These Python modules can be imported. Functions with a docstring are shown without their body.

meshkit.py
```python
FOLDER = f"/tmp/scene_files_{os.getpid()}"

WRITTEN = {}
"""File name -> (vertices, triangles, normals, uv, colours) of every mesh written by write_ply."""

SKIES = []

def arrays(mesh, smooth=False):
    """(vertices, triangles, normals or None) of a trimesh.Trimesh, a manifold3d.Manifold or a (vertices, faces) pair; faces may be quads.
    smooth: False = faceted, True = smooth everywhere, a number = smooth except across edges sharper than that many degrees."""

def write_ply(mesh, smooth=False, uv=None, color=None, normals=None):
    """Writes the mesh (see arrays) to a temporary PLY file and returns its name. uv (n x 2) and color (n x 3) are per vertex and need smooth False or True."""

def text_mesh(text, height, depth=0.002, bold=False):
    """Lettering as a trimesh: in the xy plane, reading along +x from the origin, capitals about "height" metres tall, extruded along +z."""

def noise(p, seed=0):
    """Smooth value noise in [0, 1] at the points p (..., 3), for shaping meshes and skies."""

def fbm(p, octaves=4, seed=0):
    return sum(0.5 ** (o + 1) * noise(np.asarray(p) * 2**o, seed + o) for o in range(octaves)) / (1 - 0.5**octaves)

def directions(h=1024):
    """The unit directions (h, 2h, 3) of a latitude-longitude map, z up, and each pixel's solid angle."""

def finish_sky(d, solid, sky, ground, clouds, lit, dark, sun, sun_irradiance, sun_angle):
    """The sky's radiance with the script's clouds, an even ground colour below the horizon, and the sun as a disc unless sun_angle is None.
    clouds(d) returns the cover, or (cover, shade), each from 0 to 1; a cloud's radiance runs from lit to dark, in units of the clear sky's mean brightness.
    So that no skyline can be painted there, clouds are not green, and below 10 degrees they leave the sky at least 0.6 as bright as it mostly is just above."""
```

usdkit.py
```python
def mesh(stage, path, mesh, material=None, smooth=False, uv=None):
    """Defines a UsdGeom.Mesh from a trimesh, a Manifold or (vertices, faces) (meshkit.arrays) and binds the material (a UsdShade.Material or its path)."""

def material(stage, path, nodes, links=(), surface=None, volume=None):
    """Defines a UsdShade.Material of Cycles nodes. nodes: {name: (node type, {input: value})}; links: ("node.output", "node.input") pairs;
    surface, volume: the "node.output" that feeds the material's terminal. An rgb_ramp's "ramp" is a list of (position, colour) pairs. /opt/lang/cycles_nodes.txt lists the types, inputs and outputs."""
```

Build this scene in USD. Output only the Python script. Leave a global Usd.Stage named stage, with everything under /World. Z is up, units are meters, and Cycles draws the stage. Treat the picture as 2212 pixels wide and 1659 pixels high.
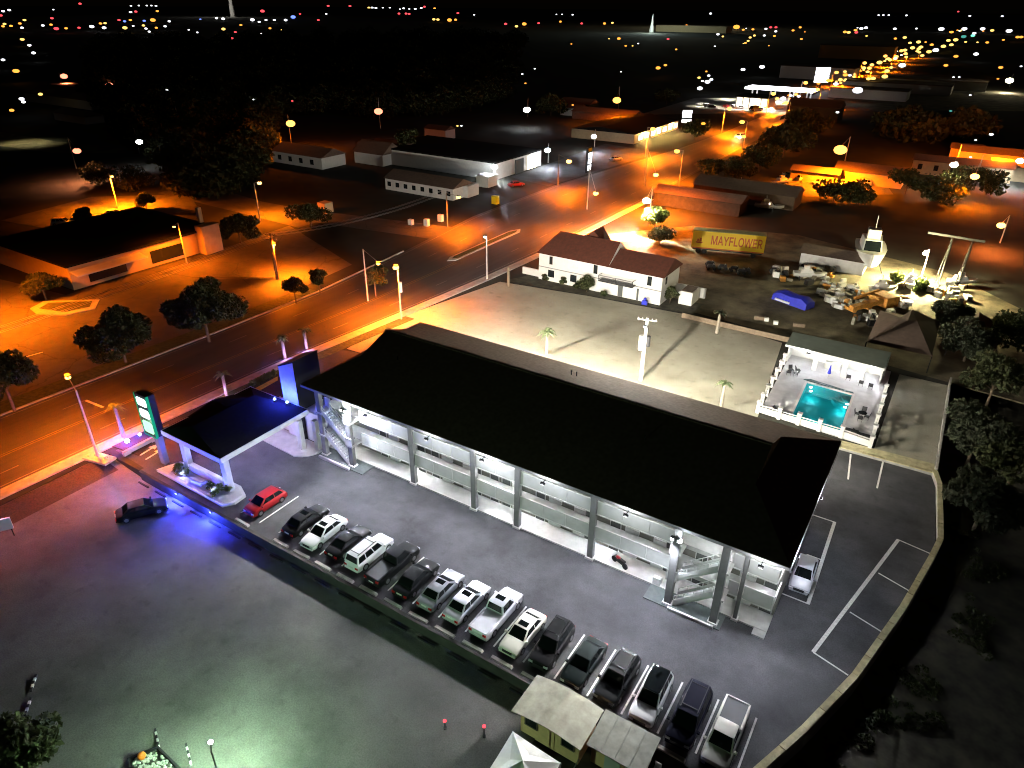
import math, random
import numpy as np, trimesh, usdkit
from pxr import Usd, UsdGeom, UsdLux, UsdShade, Gf, Sdf
import shapely
from shapely.geometry import Polygon

# ------------------------------------------------------------------ stage, camera, sky, moon
stage = Usd.Stage.CreateInMemory()
UsdGeom.SetStageUpAxis(stage, 'Z'); UsdGeom.SetStageMetersPerUnit(stage, 1.0)
UsdGeom.Xform.Define(stage, '/World'); UsdGeom.Scope.Define(stage, '/World/Looks'); UsdGeom.Scope.Define(stage, '/World/Lights')
rnd = random.Random(7); nrng = np.random.default_rng(7)

CAM = np.array([19.62, -44.73, 44.3]); YAW = math.radians(-32.28); PITCH = math.atan((829.5 - 14) / 1500.0); ROLL = math.radians(.5)
def camera():
    r0 = np.array([math.cos(YAW), -math.sin(YAW), 0]); fh = np.array([math.sin(YAW), math.cos(YAW), 0]); up = np.array([0, 0, 1.0])
    f = fh * math.cos(PITCH) - up * math.sin(PITCH); u0 = fh * math.sin(PITCH) + up * math.cos(PITCH)
    r = math.cos(ROLL) * r0 + math.sin(ROLL) * u0; u = -math.sin(ROLL) * r0 + math.cos(ROLL) * u0
    c = UsdGeom.Camera.Define(stage, '/World/camera')
    c.AddTransformOp().Set(Gf.Matrix4d(*r, 0, *u, 0, *(-f), 0, *CAM, 1))
    c.CreateHorizontalApertureAttr(36.0); c.CreateVerticalApertureAttr(27.0); c.CreateFocalLengthAttr(1500 / 2212 * 36)
    c.CreateClippingRangeAttr(Gf.Vec2f(.5, 60000)); c.CreateExposureAttr(0.0)
camera()

def gxy(px, py, z=0.):
    """the point at height z on the sight line through a point of the photograph (2212 wide)"""
    u, v = (px - 1106) / 1500., (829.5 - py) / 1500.; co, si = math.cos(ROLL), math.sin(ROLL); u, v = co * u - si * v, si * u + co * v
    f = math.cos(PITCH) + v * math.sin(PITCH); up = -math.sin(PITCH) + v * math.cos(PITCH)
    t = (z - CAM[2]) / up; return np.array([CAM[0] + t * (u * math.cos(YAW) + f * math.sin(YAW)), CAM[1] + t * (f * math.cos(YAW) - u * math.sin(YAW)), z])
dome = UsdLux.DomeLight.Define(stage, '/World/sky')
sky_m = usdkit.material(stage, '/World/Looks/night_sky', {
    's': ('sky_texture', {'sky_type': 'single_scattering', 'sun_disc': False, 'sun_elevation': .12, 'sun_rotation': 2.2}),
    't': ('mix_color', {'blend_type': 'multiply', 'fac': 1.0, 'b': (1.0, .82, .72)}),
    'b': ('background_shader', {'strength': .0004})}, [('s.color', 't.a'), ('t.result', 'b.color')], surface='b.background')
UsdShade.MaterialBindingAPI.Apply(dome.GetPrim()).Bind(sky_m)
dome.GetPrim().SetCustomDataByKey('kind', 'structure')
moon = UsdLux.DistantLight.Define(stage, '/World/moon')
moon.CreateIntensityAttr(.0025); moon.CreateNormalizeAttr(True); moon.CreateAngleAttr(.5); moon.CreateColorAttr(Gf.Vec3f(1, .96, .9))
moon.AddRotateXYZOp().Set(Gf.Vec3f(40, 10, 60))

# ------------------------------------------------------------------ materials
L = '/World/Looks/'
def M_(name, col, rough=.6, metal=0., var=0., scale=3., bump=0., bscale=40., spec=.5, coat=0., col2=None, detail=4.):
    """painted, mineral or metal surface; var mixes towards col2 (or a darker tone) by noise in world space"""
    n = {'p': ('principled_bsdf', {'base_color': col, 'roughness': rough, 'metallic': metal, 'specular_ior_level': spec, 'coat_weight': coat, 'coat_roughness': .05})}
    k = []
    if var > 0:
        c2 = col2 if col2 else tuple(c * (1 - var) for c in col)
        c1 = col if col2 else tuple(min(1, c * (1 + var * .6)) for c in col)
        n['g'] = ('geometry', {}); n['n'] = ('noise_texture', {'scale': scale, 'detail': detail, 'roughness': .62})
        n['r'] = ('rgb_ramp', {'ramp': [(.3, c2), (.7, c1)]})
        k += [('g.position', 'n.vector'), ('n.fac', 'r.fac'), ('r.color', 'p.base_color')]
    if bump > 0:
        n['g2'] = ('geometry', {}); n['n2'] = ('noise_texture', {'scale': bscale, 'detail': 3.0}); n['b'] = ('bump', {'strength': bump, 'distance': .02})
        k += [('g2.position', 'n2.vector'), ('n2.fac', 'b.height'), ('b.normal', 'p.normal')]
    return usdkit.material(stage, L + name, n, k, surface='p.BSDF')
def E_(name, col, s):
    return usdkit.material(stage, L + name, {'e': ('emission', {'color': col, 'strength': s})}, surface='e.emission')
def asphalt(name, a, b, scale=.25, rough=.75, crack=True, streak=None, worn=.0):
    """two scales of noise plus cracks or tyre-worn streaks along y"""
    n = {'g': ('geometry', {}), 'm': ('mapping', {'scale': streak or (1, 1, 1)}), 'n1': ('noise_texture', {'scale': scale, 'detail': 6., 'roughness': .65}), 'n2': ('noise_texture', {'scale': 9., 'detail': 3.}),
         'r1': ('rgb_ramp', {'ramp': [(.32, a), (.68, b)]}), 'r2': ('rgb_ramp', {'ramp': [(.3, (.72,) * 3), (.7, (1.12,) * 3)]}),
         'x': ('mix_color', {'blend_type': 'multiply', 'fac': 1.}), 'p': ('principled_bsdf', {'roughness': rough, 'specular_ior_level': .35}), 'b': ('bump', {'strength': .35, 'distance': .02}), 'n3': ('noise_texture', {'scale': 60., 'detail': 2.})}
    k = [('g.position', 'm.vector'), ('m.vector', 'n1.vector'), ('g.position', 'n2.vector'), ('g.position', 'n3.vector'), ('n1.fac', 'r1.fac'), ('n2.fac', 'r2.fac'), ('r1.color', 'x.a'), ('r2.color', 'x.b'), ('n3.fac', 'b.height'), ('b.normal', 'p.normal')]
    last = 'x.result'
    if crack:
        n['v'] = ('voronoi_texture', {'feature': 'distance_to_edge', 'scale': .11}); n['d'] = ('noise_texture', {'scale': .8, 'detail': 4.}); n['dm'] = ('vector_math', {'math_type': 'add'})
        n['rv'] = ('rgb_ramp', {'ramp': [(0, (.45,) * 3), (.012, (1,) * 3)]}); n['y'] = ('mix_color', {'blend_type': 'multiply', 'fac': .8})
        k += [('g.position', 'd.vector'), ('g.position', 'dm.vector1'), ('d.color', 'dm.vector2'), ('dm.vector', 'v.vector'), ('v.distance', 'rv.fac'), (last, 'y.a'), ('rv.color', 'y.b')]
        last = 'y.result'
    n['o'] = ('noise_texture', {'scale': .9, 'detail': 2.5}); n['ro'] = ('rgb_ramp', {'ramp': [(.6, (1,) * 3), (.74, (.62,) * 3)]}); n['z1'] = ('mix_color', {'blend_type': 'multiply', 'fac': .6})
    n['tm'] = ('mapping', {'scale': (.06, .55, 1), 'rotation': (0, 0, .06)}); n['t'] = ('noise_texture', {'scale': 1., 'detail': 3.}); n['rt'] = ('rgb_ramp', {'ramp': [(.38, (.8,) * 3), (.6, (1.08,) * 3)]}); n['z2'] = ('mix_color', {'blend_type': 'multiply', 'fac': worn})
    k += [('g.position', 'o.vector'), ('o.fac', 'ro.fac'), (last, 'z1.a'), ('ro.color', 'z1.b'), ('g.position', 'tm.vector'), ('tm.vector', 't.vector'), ('t.fac', 'rt.fac'), ('z1.result', 'z2.a'), ('rt.color', 'z2.b')]
    k.append(('z2.result', 'p.base_color'))
    return usdkit.material(stage, L + name, n, k, surface='p.BSDF')

MT = {}
def mats():
    m = MT
    m['ground'] = M_('dark_ground', (.022, .021, .013), .95, var=.5, scale=.15)
    m['lot'] = asphalt('motel_asphalt', (.034, .034, .037), (.098, .098, .104), .17, .8, False, None, .5)
    m['road'] = asphalt('road_asphalt', (.055, .052, .05), (.085, .08, .074), .5, .6, False, (1.2, .06, 1))
    m['gravel'] = asphalt('gravel_lot', (.075, .073, .068), (.165, .16, .148), .16, .9, False)
    m['sand'] = asphalt('sandy_lot', (.31, .29, .22), (.45, .42, .325), .12, .95, False)
    m['yard'] = asphalt('yard_sand', (.06, .05, .03), (.24, .2, .12), .2, .95, False)
    m['orange_lot'] = asphalt('far_lot_asphalt', (.08, .075, .07), (.13, .12, .11), .3, .8, True)
    m['concrete'] = M_('concrete', (.36, .35, .32), .85, var=.25, scale=1.2, bump=.2)
    m['kerb'] = M_('kerb_concrete', (.42, .4, .36), .85, var=.25, scale=2.)
    m['wallcap'] = M_('yellowed_wall_cap', (.5, .45, .26), .8, var=.3, scale=1.5)
    m['grass'] = M_('grass', (.075, .09, .025), .95, var=.5, scale=2., bump=.6, bscale=25.)
    m['bank'] = M_('dry_bank', (.055, .05, .032), .95, var=.7, scale=.6, bump=.5, bscale=6)
    m['mulch'] = M_('mulch', (.05, .03, .02), .95, var=.5, scale=6.)
    m['paint'] = M_('white_road_paint', (.72, .71, .68), .7, var=.25, scale=6.)
    m['worn_paint'] = M_('worn_lane_paint', (.24, .23, .21), .8, var=.45, scale=2.5); m['worn_yellow'] = M_('worn_yellow_paint', (.22, .17, .06), .8, var=.4, scale=2.5); m['wallcap2'] = M_('yellowed_wall_cap_darker', (.42, .37, .2), .85, var=.35, scale=2.)
    m['ypaint'] = M_('yellow_road_paint', (.65, .48, .06), .7, var=.2, scale=5.)
    m['roof'] = M_('motel_roof_shingle', (.13, .1, .075), .95, var=.3, scale=2.5, bump=.35, bscale=12., spec=.1)
    m['wall'] = M_('motel_wall', (.2, .195, .165), .8, var=.12, scale=1.5)
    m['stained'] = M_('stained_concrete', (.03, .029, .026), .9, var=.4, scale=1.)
    m['pad'] = M_('dark_pad', (.1, .12, .115), .8, var=.2)
    m['trim'] = M_('white_trim', (.72, .72, .69), .55, var=.06, scale=3.)
    m['rail'] = M_('rail_panel', (.58, .58, .56), .45, var=.1, scale=1.1)
    m['slab'] = M_('walkway_slab', (.52, .51, .48), .8, var=.15, scale=1.3)
    m['column'] = M_('column_grey', (.2, .2, .195), .7, var=.1)
    m['door'] = M_('door_paint', (.07, .075, .07), .5)
    m['glass'] = M_('window_glass', (.012, .016, .018), .08, spec=.6)
    m['frame'] = M_('window_frame', (.55, .55, .53), .5)
    m['stucco'] = M_('tower_stucco', (.6, .6, .62), .8, var=.08, scale=4., bump=.15, bscale=60.)
    m['dark'] = M_('dark_metal', (.03, .03, .033), .5, .4)
    m['steel'] = M_('galvanised_steel', (.45, .45, .45), .45, .7)
    m['pole'] = M_('pole_concrete', (.5, .48, .44), .8, var=.15, scale=2)
    m['wood'] = M_('pole_wood', (.2, .15, .1), .9, var=.3, scale=3)
    m['white'] = M_('white_plaster', (.62, .61, .58), .7, var=.08, scale=1.5)
    m['redroof'] = M_('red_shingle', (.085, .022, .01), .9, var=.25, scale=2., bump=.3, bscale=10)
    m['brownroof'] = M_('brown_roof', (.14, .095, .07), .9, var=.2, scale=1.5)
    m['greenroof'] = M_('grey_green_roof', (.16, .19, .155), .7, var=.15, scale=1.)
    m['blackroof'] = M_('black_roof', (.012, .012, .012), .95, var=.3, spec=.1)
    m['tan'] = M_('tan_wall', (.5, .38, .22), .8, var=.12, scale=1.)
    m['deck'] = M_('pool_deck', (.5, .49, .5), .7, var=.15, scale=.9)
    m['basin'] = M_('pool_basin', (.015, .3, .32), .6, var=.08, scale=.5)
    m['tile'] = M_('dark_pool_tile', (.02, .06, .07), .3)
    m['shed_y'] = M_('yellow_siding', (.74, .5, .26), .7, var=.1)
    m['shed_r'] = M_('weathered_metal_roof', (.36, .35, .26), .55, .2, var=.3, scale=1.2)
    m['shed_r2'] = M_('grey_metal_roof', (.3, .3, .25), .5, .3, var=.35, scale=.9)
    m['canvas'] = M_('white_canvas', (.72, .71, .64), .8, var=.06)
    m['tyre'] = M_('tyre', (.015, .015, .015), .9)
    m['rim'] = M_('wheel_rim', (.5, .5, .52), .3, .9)
    m['carglass'] = M_('car_glass', (.008, .01, .011), .05, spec=.7)
    m['trimblack'] = M_('black_plastic', (.015, .015, .016), .5)
    m['chrome'] = M_('chrome', (.7, .7, .72), .15, 1.)
    m['lens'] = M_('headlamp_lens', (.75, .76, .78), .12, .3)
    m['tail'] = M_('tail_lamp_lens', (.35, .01, .01), .2)
    m['trunk'] = M_('palm_trunk', (.3, .26, .2), .9, var=.3, scale=6)
    m['bark'] = M_('bark', (.16, .12, .08), .95, var=.3, scale=5)
    m['tyellow'] = M_('trailer_yellow', (.85, .56, .01), .5)
    m['tred'] = M_('trailer_lettering_red', (.55, .1, .02), .5)
    m['olive'] = M_('trailer_roof', (.3, .29, .14), .6, var=.2)
    m['bluetarp'] = M_('blue_tarpaulin', (.02, .03, .5), .5, var=.2, scale=2., bump=.5, bscale=3.)
    m['rust'] = M_('rusty_orange_paint', (.6, .27, .04), .7, var=.4, scale=2.)
    m['boat'] = M_('boat_gelcoat', (.78, .78, .74), .25, coat=.5)
    m['junk'] = M_('grey_scrap', (.3, .28, .22), .8, var=.4, scale=2.)
    m['red'] = M_('red_plastic', (.6, .02, .04), .5)
    m['rock'] = M_('pale_pebbles', (.5, .5, .46), .9, var=.4, scale=8.)
    m['orange'] = M_('orange_plastic', (.7, .18, .02), .5)
    m['purplewall'] = M_('rendered_low_wall', (.5, .48, .47), .8, var=.1)
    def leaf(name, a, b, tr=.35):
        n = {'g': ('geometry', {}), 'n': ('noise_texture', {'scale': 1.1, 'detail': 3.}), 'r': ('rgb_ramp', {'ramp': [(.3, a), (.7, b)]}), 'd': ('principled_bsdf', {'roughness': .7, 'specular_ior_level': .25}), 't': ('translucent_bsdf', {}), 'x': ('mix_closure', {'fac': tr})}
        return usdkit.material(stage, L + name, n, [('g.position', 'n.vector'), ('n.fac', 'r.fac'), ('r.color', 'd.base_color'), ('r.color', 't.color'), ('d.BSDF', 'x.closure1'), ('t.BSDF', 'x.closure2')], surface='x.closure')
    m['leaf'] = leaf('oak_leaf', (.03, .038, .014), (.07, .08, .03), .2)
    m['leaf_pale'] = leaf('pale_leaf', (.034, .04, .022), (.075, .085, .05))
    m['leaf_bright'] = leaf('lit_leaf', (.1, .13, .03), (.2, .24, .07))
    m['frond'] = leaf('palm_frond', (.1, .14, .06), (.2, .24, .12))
    m['water'] = usdkit.material(stage, L + 'pool_water', {'t': ('transparent_bsdf', {'color': (.25, .8, .82)}), 'g': ('glossy_bsdf', {'color': (1, 1, 1), 'roughness': .03}), 'f': ('fresnel', {'IOR': 1.33}), 'x': ('mix_closure', {}),
        'n': ('noise_texture', {'scale': 1.5, 'detail': 3.}), 'q': ('geometry', {}), 'b': ('bump', {'strength': .25, 'distance': .05})},
        [('q.position', 'n.vector'), ('n.fac', 'b.height'), ('b.normal', 'g.normal'), ('f.fac', 'x.fac'), ('t.BSDF', 'x.closure1'), ('g.BSDF', 'x.closure2')], surface='x.closure')
    # things that give off light
    m['e_sodium'] = E_('sodium_lamp', (1, .5, .12), 6.); m['e_white'] = E_('white_lamp', (.93, .97, 1), 8.); m['e_warm'] = E_('warm_lamp', (1, .9, .62), 8.)
    m['e_sodium_far'] = E_('sodium_lamp_far', (1, .45, .08), 3.4); m['e_blue'] = E_('blue_flood', (.35, .45, 1), 7.); m['e_green'] = E_('green_flood', (.75, 1, .8), 7.); m['e_red'] = E_('red_lamp', (1, .06, .08), 3.)
    m['e_redwhite'] = E_('red_beacon', (1, .25, .14), 3.)
    m['e_sign'] = E_('sign_panel_light', (.72, 1, .9), 2.2); m['e_sign2'] = E_('sign_panel_green', (.45, 1, .6), 1.6); m['e_signgreen'] = E_('sign_edge_green', (.02, .6, .35), .6)
    m['e_signwhite'] = E_('lit_sign_white', (.92, .94, 1), 3.); m['e_store'] = E_('shop_light', (1, .88, .68), 3.)
    m['e_w'] = E_('far_white', (.9, .93, 1), 2.2); m['e_y'] = E_('far_yellow', (1, .62, .14), 2.2); m['e_o'] = E_('far_orange', (1, .36, .05), 2.); m['e_r'] = E_('far_red', (1, .08, .1), 1.6)
    m['e_b'] = E_('far_blue', (.15, .25, 1), 2.); m['e_g'] = E_('far_green', (.2, 1, .6), 1.6); m['e_t'] = E_('far_teal', (.15, .8, .65), .5)
mats()

# ------------------------------------------------------------------ mesh building
class MB:
    def __init__(s): s.v, s.f, s.n = [], [], 0
    def add(s, v, f):
        v = np.asarray(v, float); f = np.asarray(f, int)
        if f.shape[1] == 4: f = np.vstack([f[:, [0, 1, 2]], f[:, [0, 2, 3]]])
        s.v.append(v); s.f.append(f + s.n); s.n += len(v); return s
    def tm(s, m): return s.add(m.vertices, m.faces)
    def hexa(s, b, t):
        """solid between two quads (4 points each, counter-clockwise from above)"""
        return s.add(list(b) + list(t), [[3, 2, 1, 0], [4, 5, 6, 7], [0, 1, 5, 4], [1, 2, 6, 5], [2, 3, 7, 6], [3, 0, 4, 7]])
    def box(s, x0, y0, z0, x1, y1, z1):
        return s.hexa([(x0, y0, z0), (x1, y0, z0), (x1, y1, z0), (x0, y1, z0)], [(x0, y0, z1), (x1, y0, z1), (x1, y1, z1), (x0, y1, z1)])
    def obox(s, c, size, rz=0, taper=1.):
        a, b, h = size[0] / 2, size[1] / 2, size[2]; co, si = math.cos(rz), math.sin(rz)
        P = lambda x, y, z: (c[0] + co * x - si * y, c[1] + si * x + co * y, c[2] + z)
        return s.hexa([P(-a, -b, 0), P(a, -b, 0), P(a, b, 0), P(-a, b, 0)], [P(-a * taper, -b * taper, h), P(a * taper, -b * taper, h), P(a * taper, b * taper, h), P(-a * taper, b * taper, h)])
    def rod(s, p, q, r, r2=None, n=8):
        p, q = np.asarray(p, float), np.asarray(q, float); r2 = r if r2 is None else r2
        t = (q - p) / (np.linalg.norm(q - p) + 1e-9); a = np.cross(t, [0, 0, 1.] if abs(t[2]) < .9 else [1., 0, 0]); a /= np.linalg.norm(a); b = np.cross(t, a)
        g = np.arange(n) * 2 * math.pi / n; ring = np.cos(g)[:, None] * a + np.sin(g)[:, None] * b
        v = np.vstack([p + ring * r, q + ring * r2, p[None], q[None]]); i = np.arange(n); j = (i + 1) % n
        return s.add(v, np.vstack([np.stack([i, j, j + n], 1), np.stack([i, j + n, i + n], 1), np.stack([j, i, np.full(n, 2 * n)], 1), np.stack([i + n, j + n, np.full(n, 2 * n + 1)], 1)]))
    def bar(s, p, q, w, h):
        """rectangular bar from p to q, w across, h high (hangs below the line's z + h/2)"""
        p, q = np.asarray(p, float), np.asarray(q, float); d = q - p; a = np.array([-d[1], d[0], 0]); a = a / (np.linalg.norm(a) + 1e-9) * w / 2; z = np.array([0, 0, h / 2.])
        return s.hexa([p - a - z, q - a - z, q + a - z, p + a - z], [p - a + z, q - a + z, q + a + z, p + a + z])
    def prism(s, poly, z0, z1):
        pg = Polygon(poly) if not isinstance(poly, Polygon) else poly
        pg = shapely.geometry.polygon.orient(pg)
        m = trimesh.creation.extrude_polygon(pg, z1 - z0, engine='earcut'); m.apply_translation((0, 0, z0)); return s.tm(m)
    def ball(s, c, r, sub=1, sc=(1, 1, 1)):
        m = trimesh.creation.icosphere(sub, 1.0); return s.add(m.vertices * np.array(sc) * r + np.array(c), m.faces)
    def loft(s, rings, cap=True):
        k = len(rings[0]); v = np.vstack(rings); f = []
        for a in range(len(rings) - 1):
            for i in range(k):
                j = (i + 1) % k; f.append([a * k + i, a * k + j, (a + 1) * k + j, (a + 1) * k + i])
        f = np.array(f); f = np.vstack([f[:, [0, 1, 2]], f[:, [0, 2, 3]]])
        if cap:
            v = np.vstack([v, np.mean(rings[0], 0), np.mean(rings[-1], 0)]); n = len(v); i = np.arange(k); j = (i + 1) % k; o = (len(rings) - 1) * k
            f = np.vstack([f, np.stack([j, i, np.full(k, n - 2)], 1), np.stack([o + i, o + j, np.full(k, n - 1)], 1)])
        return s.add(v, f)
    def mesh(s): return np.vstack(s.v), np.vstack(s.f)
    def build(s, name, mat, parent=None, smooth=False, label=None):
        return obj(name, s.mesh(), mat, parent, smooth, label)

used = {}
def numbered(name, parent):
    k = (parent, name); n = used.get(k, 0); used[k] = n + 1
    return name if n == 0 else f'{name}_{n:03d}'
def obj(name, mesh, mat, parent=None, smooth=False, label=None):
    base = str(parent.GetPath()) if parent else '/World'
    p = usdkit.mesh(stage, f'{base}/{numbered(name, base)}', mesh, MT[mat] if isinstance(mat, str) else mat, smooth).GetPrim()
    if label: p.SetCustomDataByKey('label', label)
    return p
def tag(p, label=None, cat=None, group=None, kind=None):
    for k, v in (('label', label), ('category', cat), ('group', group), ('kind', kind)):
        if v: p.SetCustomDataByKey(k, v)
    return p
def thing(name, label, cat, loc=(0, 0, 0), rz=0, group=None, s=1):
    x = UsdGeom.Xform.Define(stage, '/World/' + numbered(name, '/World')); x.AddTranslateOp().Set(Gf.Vec3d(*map(float, loc)))
    if rz: x.AddRotateZOp().Set(float(rz))
    if s != 1: x.AddScaleOp().Set(Gf.Vec3f(s, s, s) if np.ndim(s) == 0 else Gf.Vec3f(*s))
    return tag(x.GetPrim(), label, cat, group)
def dup(root, label, loc, rz=0, group=None, s=1):
    d = root.GetCustomData(); nm = root.GetName(); nm = nm[:-4] if nm[-4:-3] == '_' and nm[-3:].isdigit() else nm
    p = thing(nm, label, d['category'], loc, rz, group or d.get('group'), s)
    p.GetReferences().AddInternalReference(root.GetPath()); p.SetInstanceable(True)
    # a referenced root brings its own ops; the copy's own op order wins
    return p
def struct(name, mb, mat, parent=None, smooth=False): 
    p = mb.build(name, mat, parent, smooth)
    return p if parent else tag(p, kind='structure')
def sheet(name, poly, z, mat, th=.3):
    return struct(name, MB().prism(poly, z - th, z), mat)

nlight = [0]
SOD = (1., .165, .002); WHT = (.86, .93, 1.); WARM = (1., .86, .5); BLU = (.03, .05, 1.)
def glow(pos, I, col, r=.15, cone=None, soft=.4, aim=None):
    """the light of one lamp, placed by that lamp's builder"""
    nlight[0] += 1
    l = UsdLux.SphereLight.Define(stage, f'/World/Lights/lamp_light_{nlight[0]:03d}')
    l.CreateRadiusAttr(r); l.CreateIntensityAttr(float(I)); l.CreateNormalizeAttr(True); l.CreateColorAttr(Gf.Vec3f(*col))
    if aim is None: l.AddTranslateOp().Set(Gf.Vec3d(*map(float, pos)))
    else:
        z = -np.array(aim, float); z /= np.linalg.norm(z); x = np.cross([0, 0, 1.] if abs(z[2]) < .95 else [0, 1., 0], z); x /= np.linalg.norm(x); y = np.cross(z, x)
        l.AddTransformOp().Set(Gf.Matrix4d(*x, 0, *y, 0, *z, 0, *map(float, pos), 1))
    if cone:
        s = UsdLux.ShapingAPI.Apply(l.GetPrim()); s.CreateShapingConeAngleAttr(cone); s.CreateShapingConeSoftnessAttr(soft)

# ------------------------------------------------------------------ setting
LOWER = [(-53, -14.4), (17, -14.4), (18.5, -12.4), (20.4, -7.7), (22.6, -1.1), (24.8, 8.2), (26.3, 16.4), (26.8, 19.7), (26, 29.5), (25.6, 62), (70, 62), (70, -110), (-53, -110)]
g = Polygon([(-9000, -400), (5000, -400), (9000, 16000), (-16000, 16000)]).difference(Polygon(LOWER)).difference(Polygon([(9.0, 46.4), (15.1, 46.1), (15.4, 35.3), (9.4, 35.3)]))
struct('ground', MB().prism(g, -2.2, -.02), 'ground')
struct('bank_ground', MB().prism(Polygon(LOWER), -2.3, -1.5), 'bank')
# the lower lot: a sheet that rises to the road
def grid(x0, x1, y0, y1, nx, ny, fz):
    xs, ys = np.linspace(x0, x1, nx), np.linspace(y0, y1, ny); X, Y = np.meshgrid(xs, ys); Z = fz(X, Y)
    v = np.stack([X, Y, Z], -1).reshape(-1, 3); i = np.arange(nx - 1)[None] + np.arange(ny - 1)[:, None] * nx
    return MB().add(v, np.stack([i, i + 1, i + nx + 1, i + nx], -1).reshape(-1, 4))
struct('gravel_lot', grid(-53.2, 4.6, -64, -14.42, 40, 30, lambda x, y: -1 + .96 * np.clip((-45.5 - x) / 7.5, 0, 1) ** 1.4), 'gravel', None, True)
near_edge = [(-55.5, -110), (-55.7, -24), (-55.2, 0), (-54.6, 12), (-52.4, 34), (-50.6, 56), (-49.4, 77), (-49, 130), (-51, 250), (-53, 420), (-54, 740), (-50, 1300)]
far_edge = [(-72, -110), (-71.5, -17), (-70.6, 10), (-70.4, 34), (-73, 60), (-77, 90), (-77, 130), (-69, 205), (-67, 250), (-67, 420), (-66, 740), (-62, 1300)]
sheet('road', near_edge + far_edge[::-1], .0, 'road')
sheet('side_street', [(-74, 70), (-75, 80), (-115, 72), (-160, 70), (-160, 62), (-112, 64)], -.004, 'orange_lot')
def off(poly, d): return [(x + d, y) for x, y in poly]
a, b = near_edge[:8], off(near_edge[:8], 1.7)
sheet('pavement', off(a, .35) + b[::-1], .12, 'concrete', .3)
sheet('kerb', a + off(a, .34)[::-1], .13, 'kerb', .3)
sheet('verge_grass', off(near_edge[2:5], 1.72) + off(near_edge[2:5], 3.6)[::-1], .06, 'grass', .2)
sheet('far_kerb', off(far_edge[:5], -.34) + far_edge[:5][::-1], .13, 'kerb', .3)
sheet('far_verge_grass', off(far_edge[:4], -3.6) + off(far_edge[:4], -.36)[::-1], .07, 'grass', .2)
md = [(-61.9, 60), (-62.8, 62), (-62.9, 84), (-61.7, 87), (-60.6, 85), (-60.7, 61)]
sheet('median', md, .13, 'kerb', .3); sheet('median_grass', [(-61.9, 61.5), (-62.4, 63), (-62.5, 83.5), (-61.7, 85.6), (-61.1, 84.2), (-61.1, 62.5)], .15, 'grass', .1)
def lines(name, segs, w, z, mat):
    for s in segs:
        (x0, y0), (x1, y1) = s[0], s[1]; ww = s[2] if len(s) > 2 else w
        d = math.hypot(x1 - x0, y1 - y0); nx, ny = -(y1 - y0) / d * ww / 2, (x1 - x0) / d * ww / 2
        tag(MB().prism([(x0 + nx, y0 + ny), (x1 + nx, y1 + ny), (x1 - nx, y1 - ny), (x0 - nx, y0 - ny)], z - .004, z).build(name, mat), kind='structure')
cl = lambda y, f: float(np.interp(y, [p[1] for p in near_edge], [p[0] for p in near_edge]) * (1 - f) + np.interp(y, [p[1] for p in far_edge], [p[0] for p in far_edge]) * f)
def ribbon(name, f, w, z, mat, y0, y1, dash=None):
    m = MB(); ys = np.arange(y0, y1, 4.0)
    for k, y in enumerate(ys):
        if dash and k % dash: continue
        p, q = cl(y, f), cl(y + (3 if dash else 4), f); m.prism([(p - w / 2, y), (p + w / 2, y), (q + w / 2, y + (3 if dash else 4)), (q - w / 2, y + (3 if dash else 4))], z - .004, z)
    tag(m.build(name, mat), kind='structure')
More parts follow.
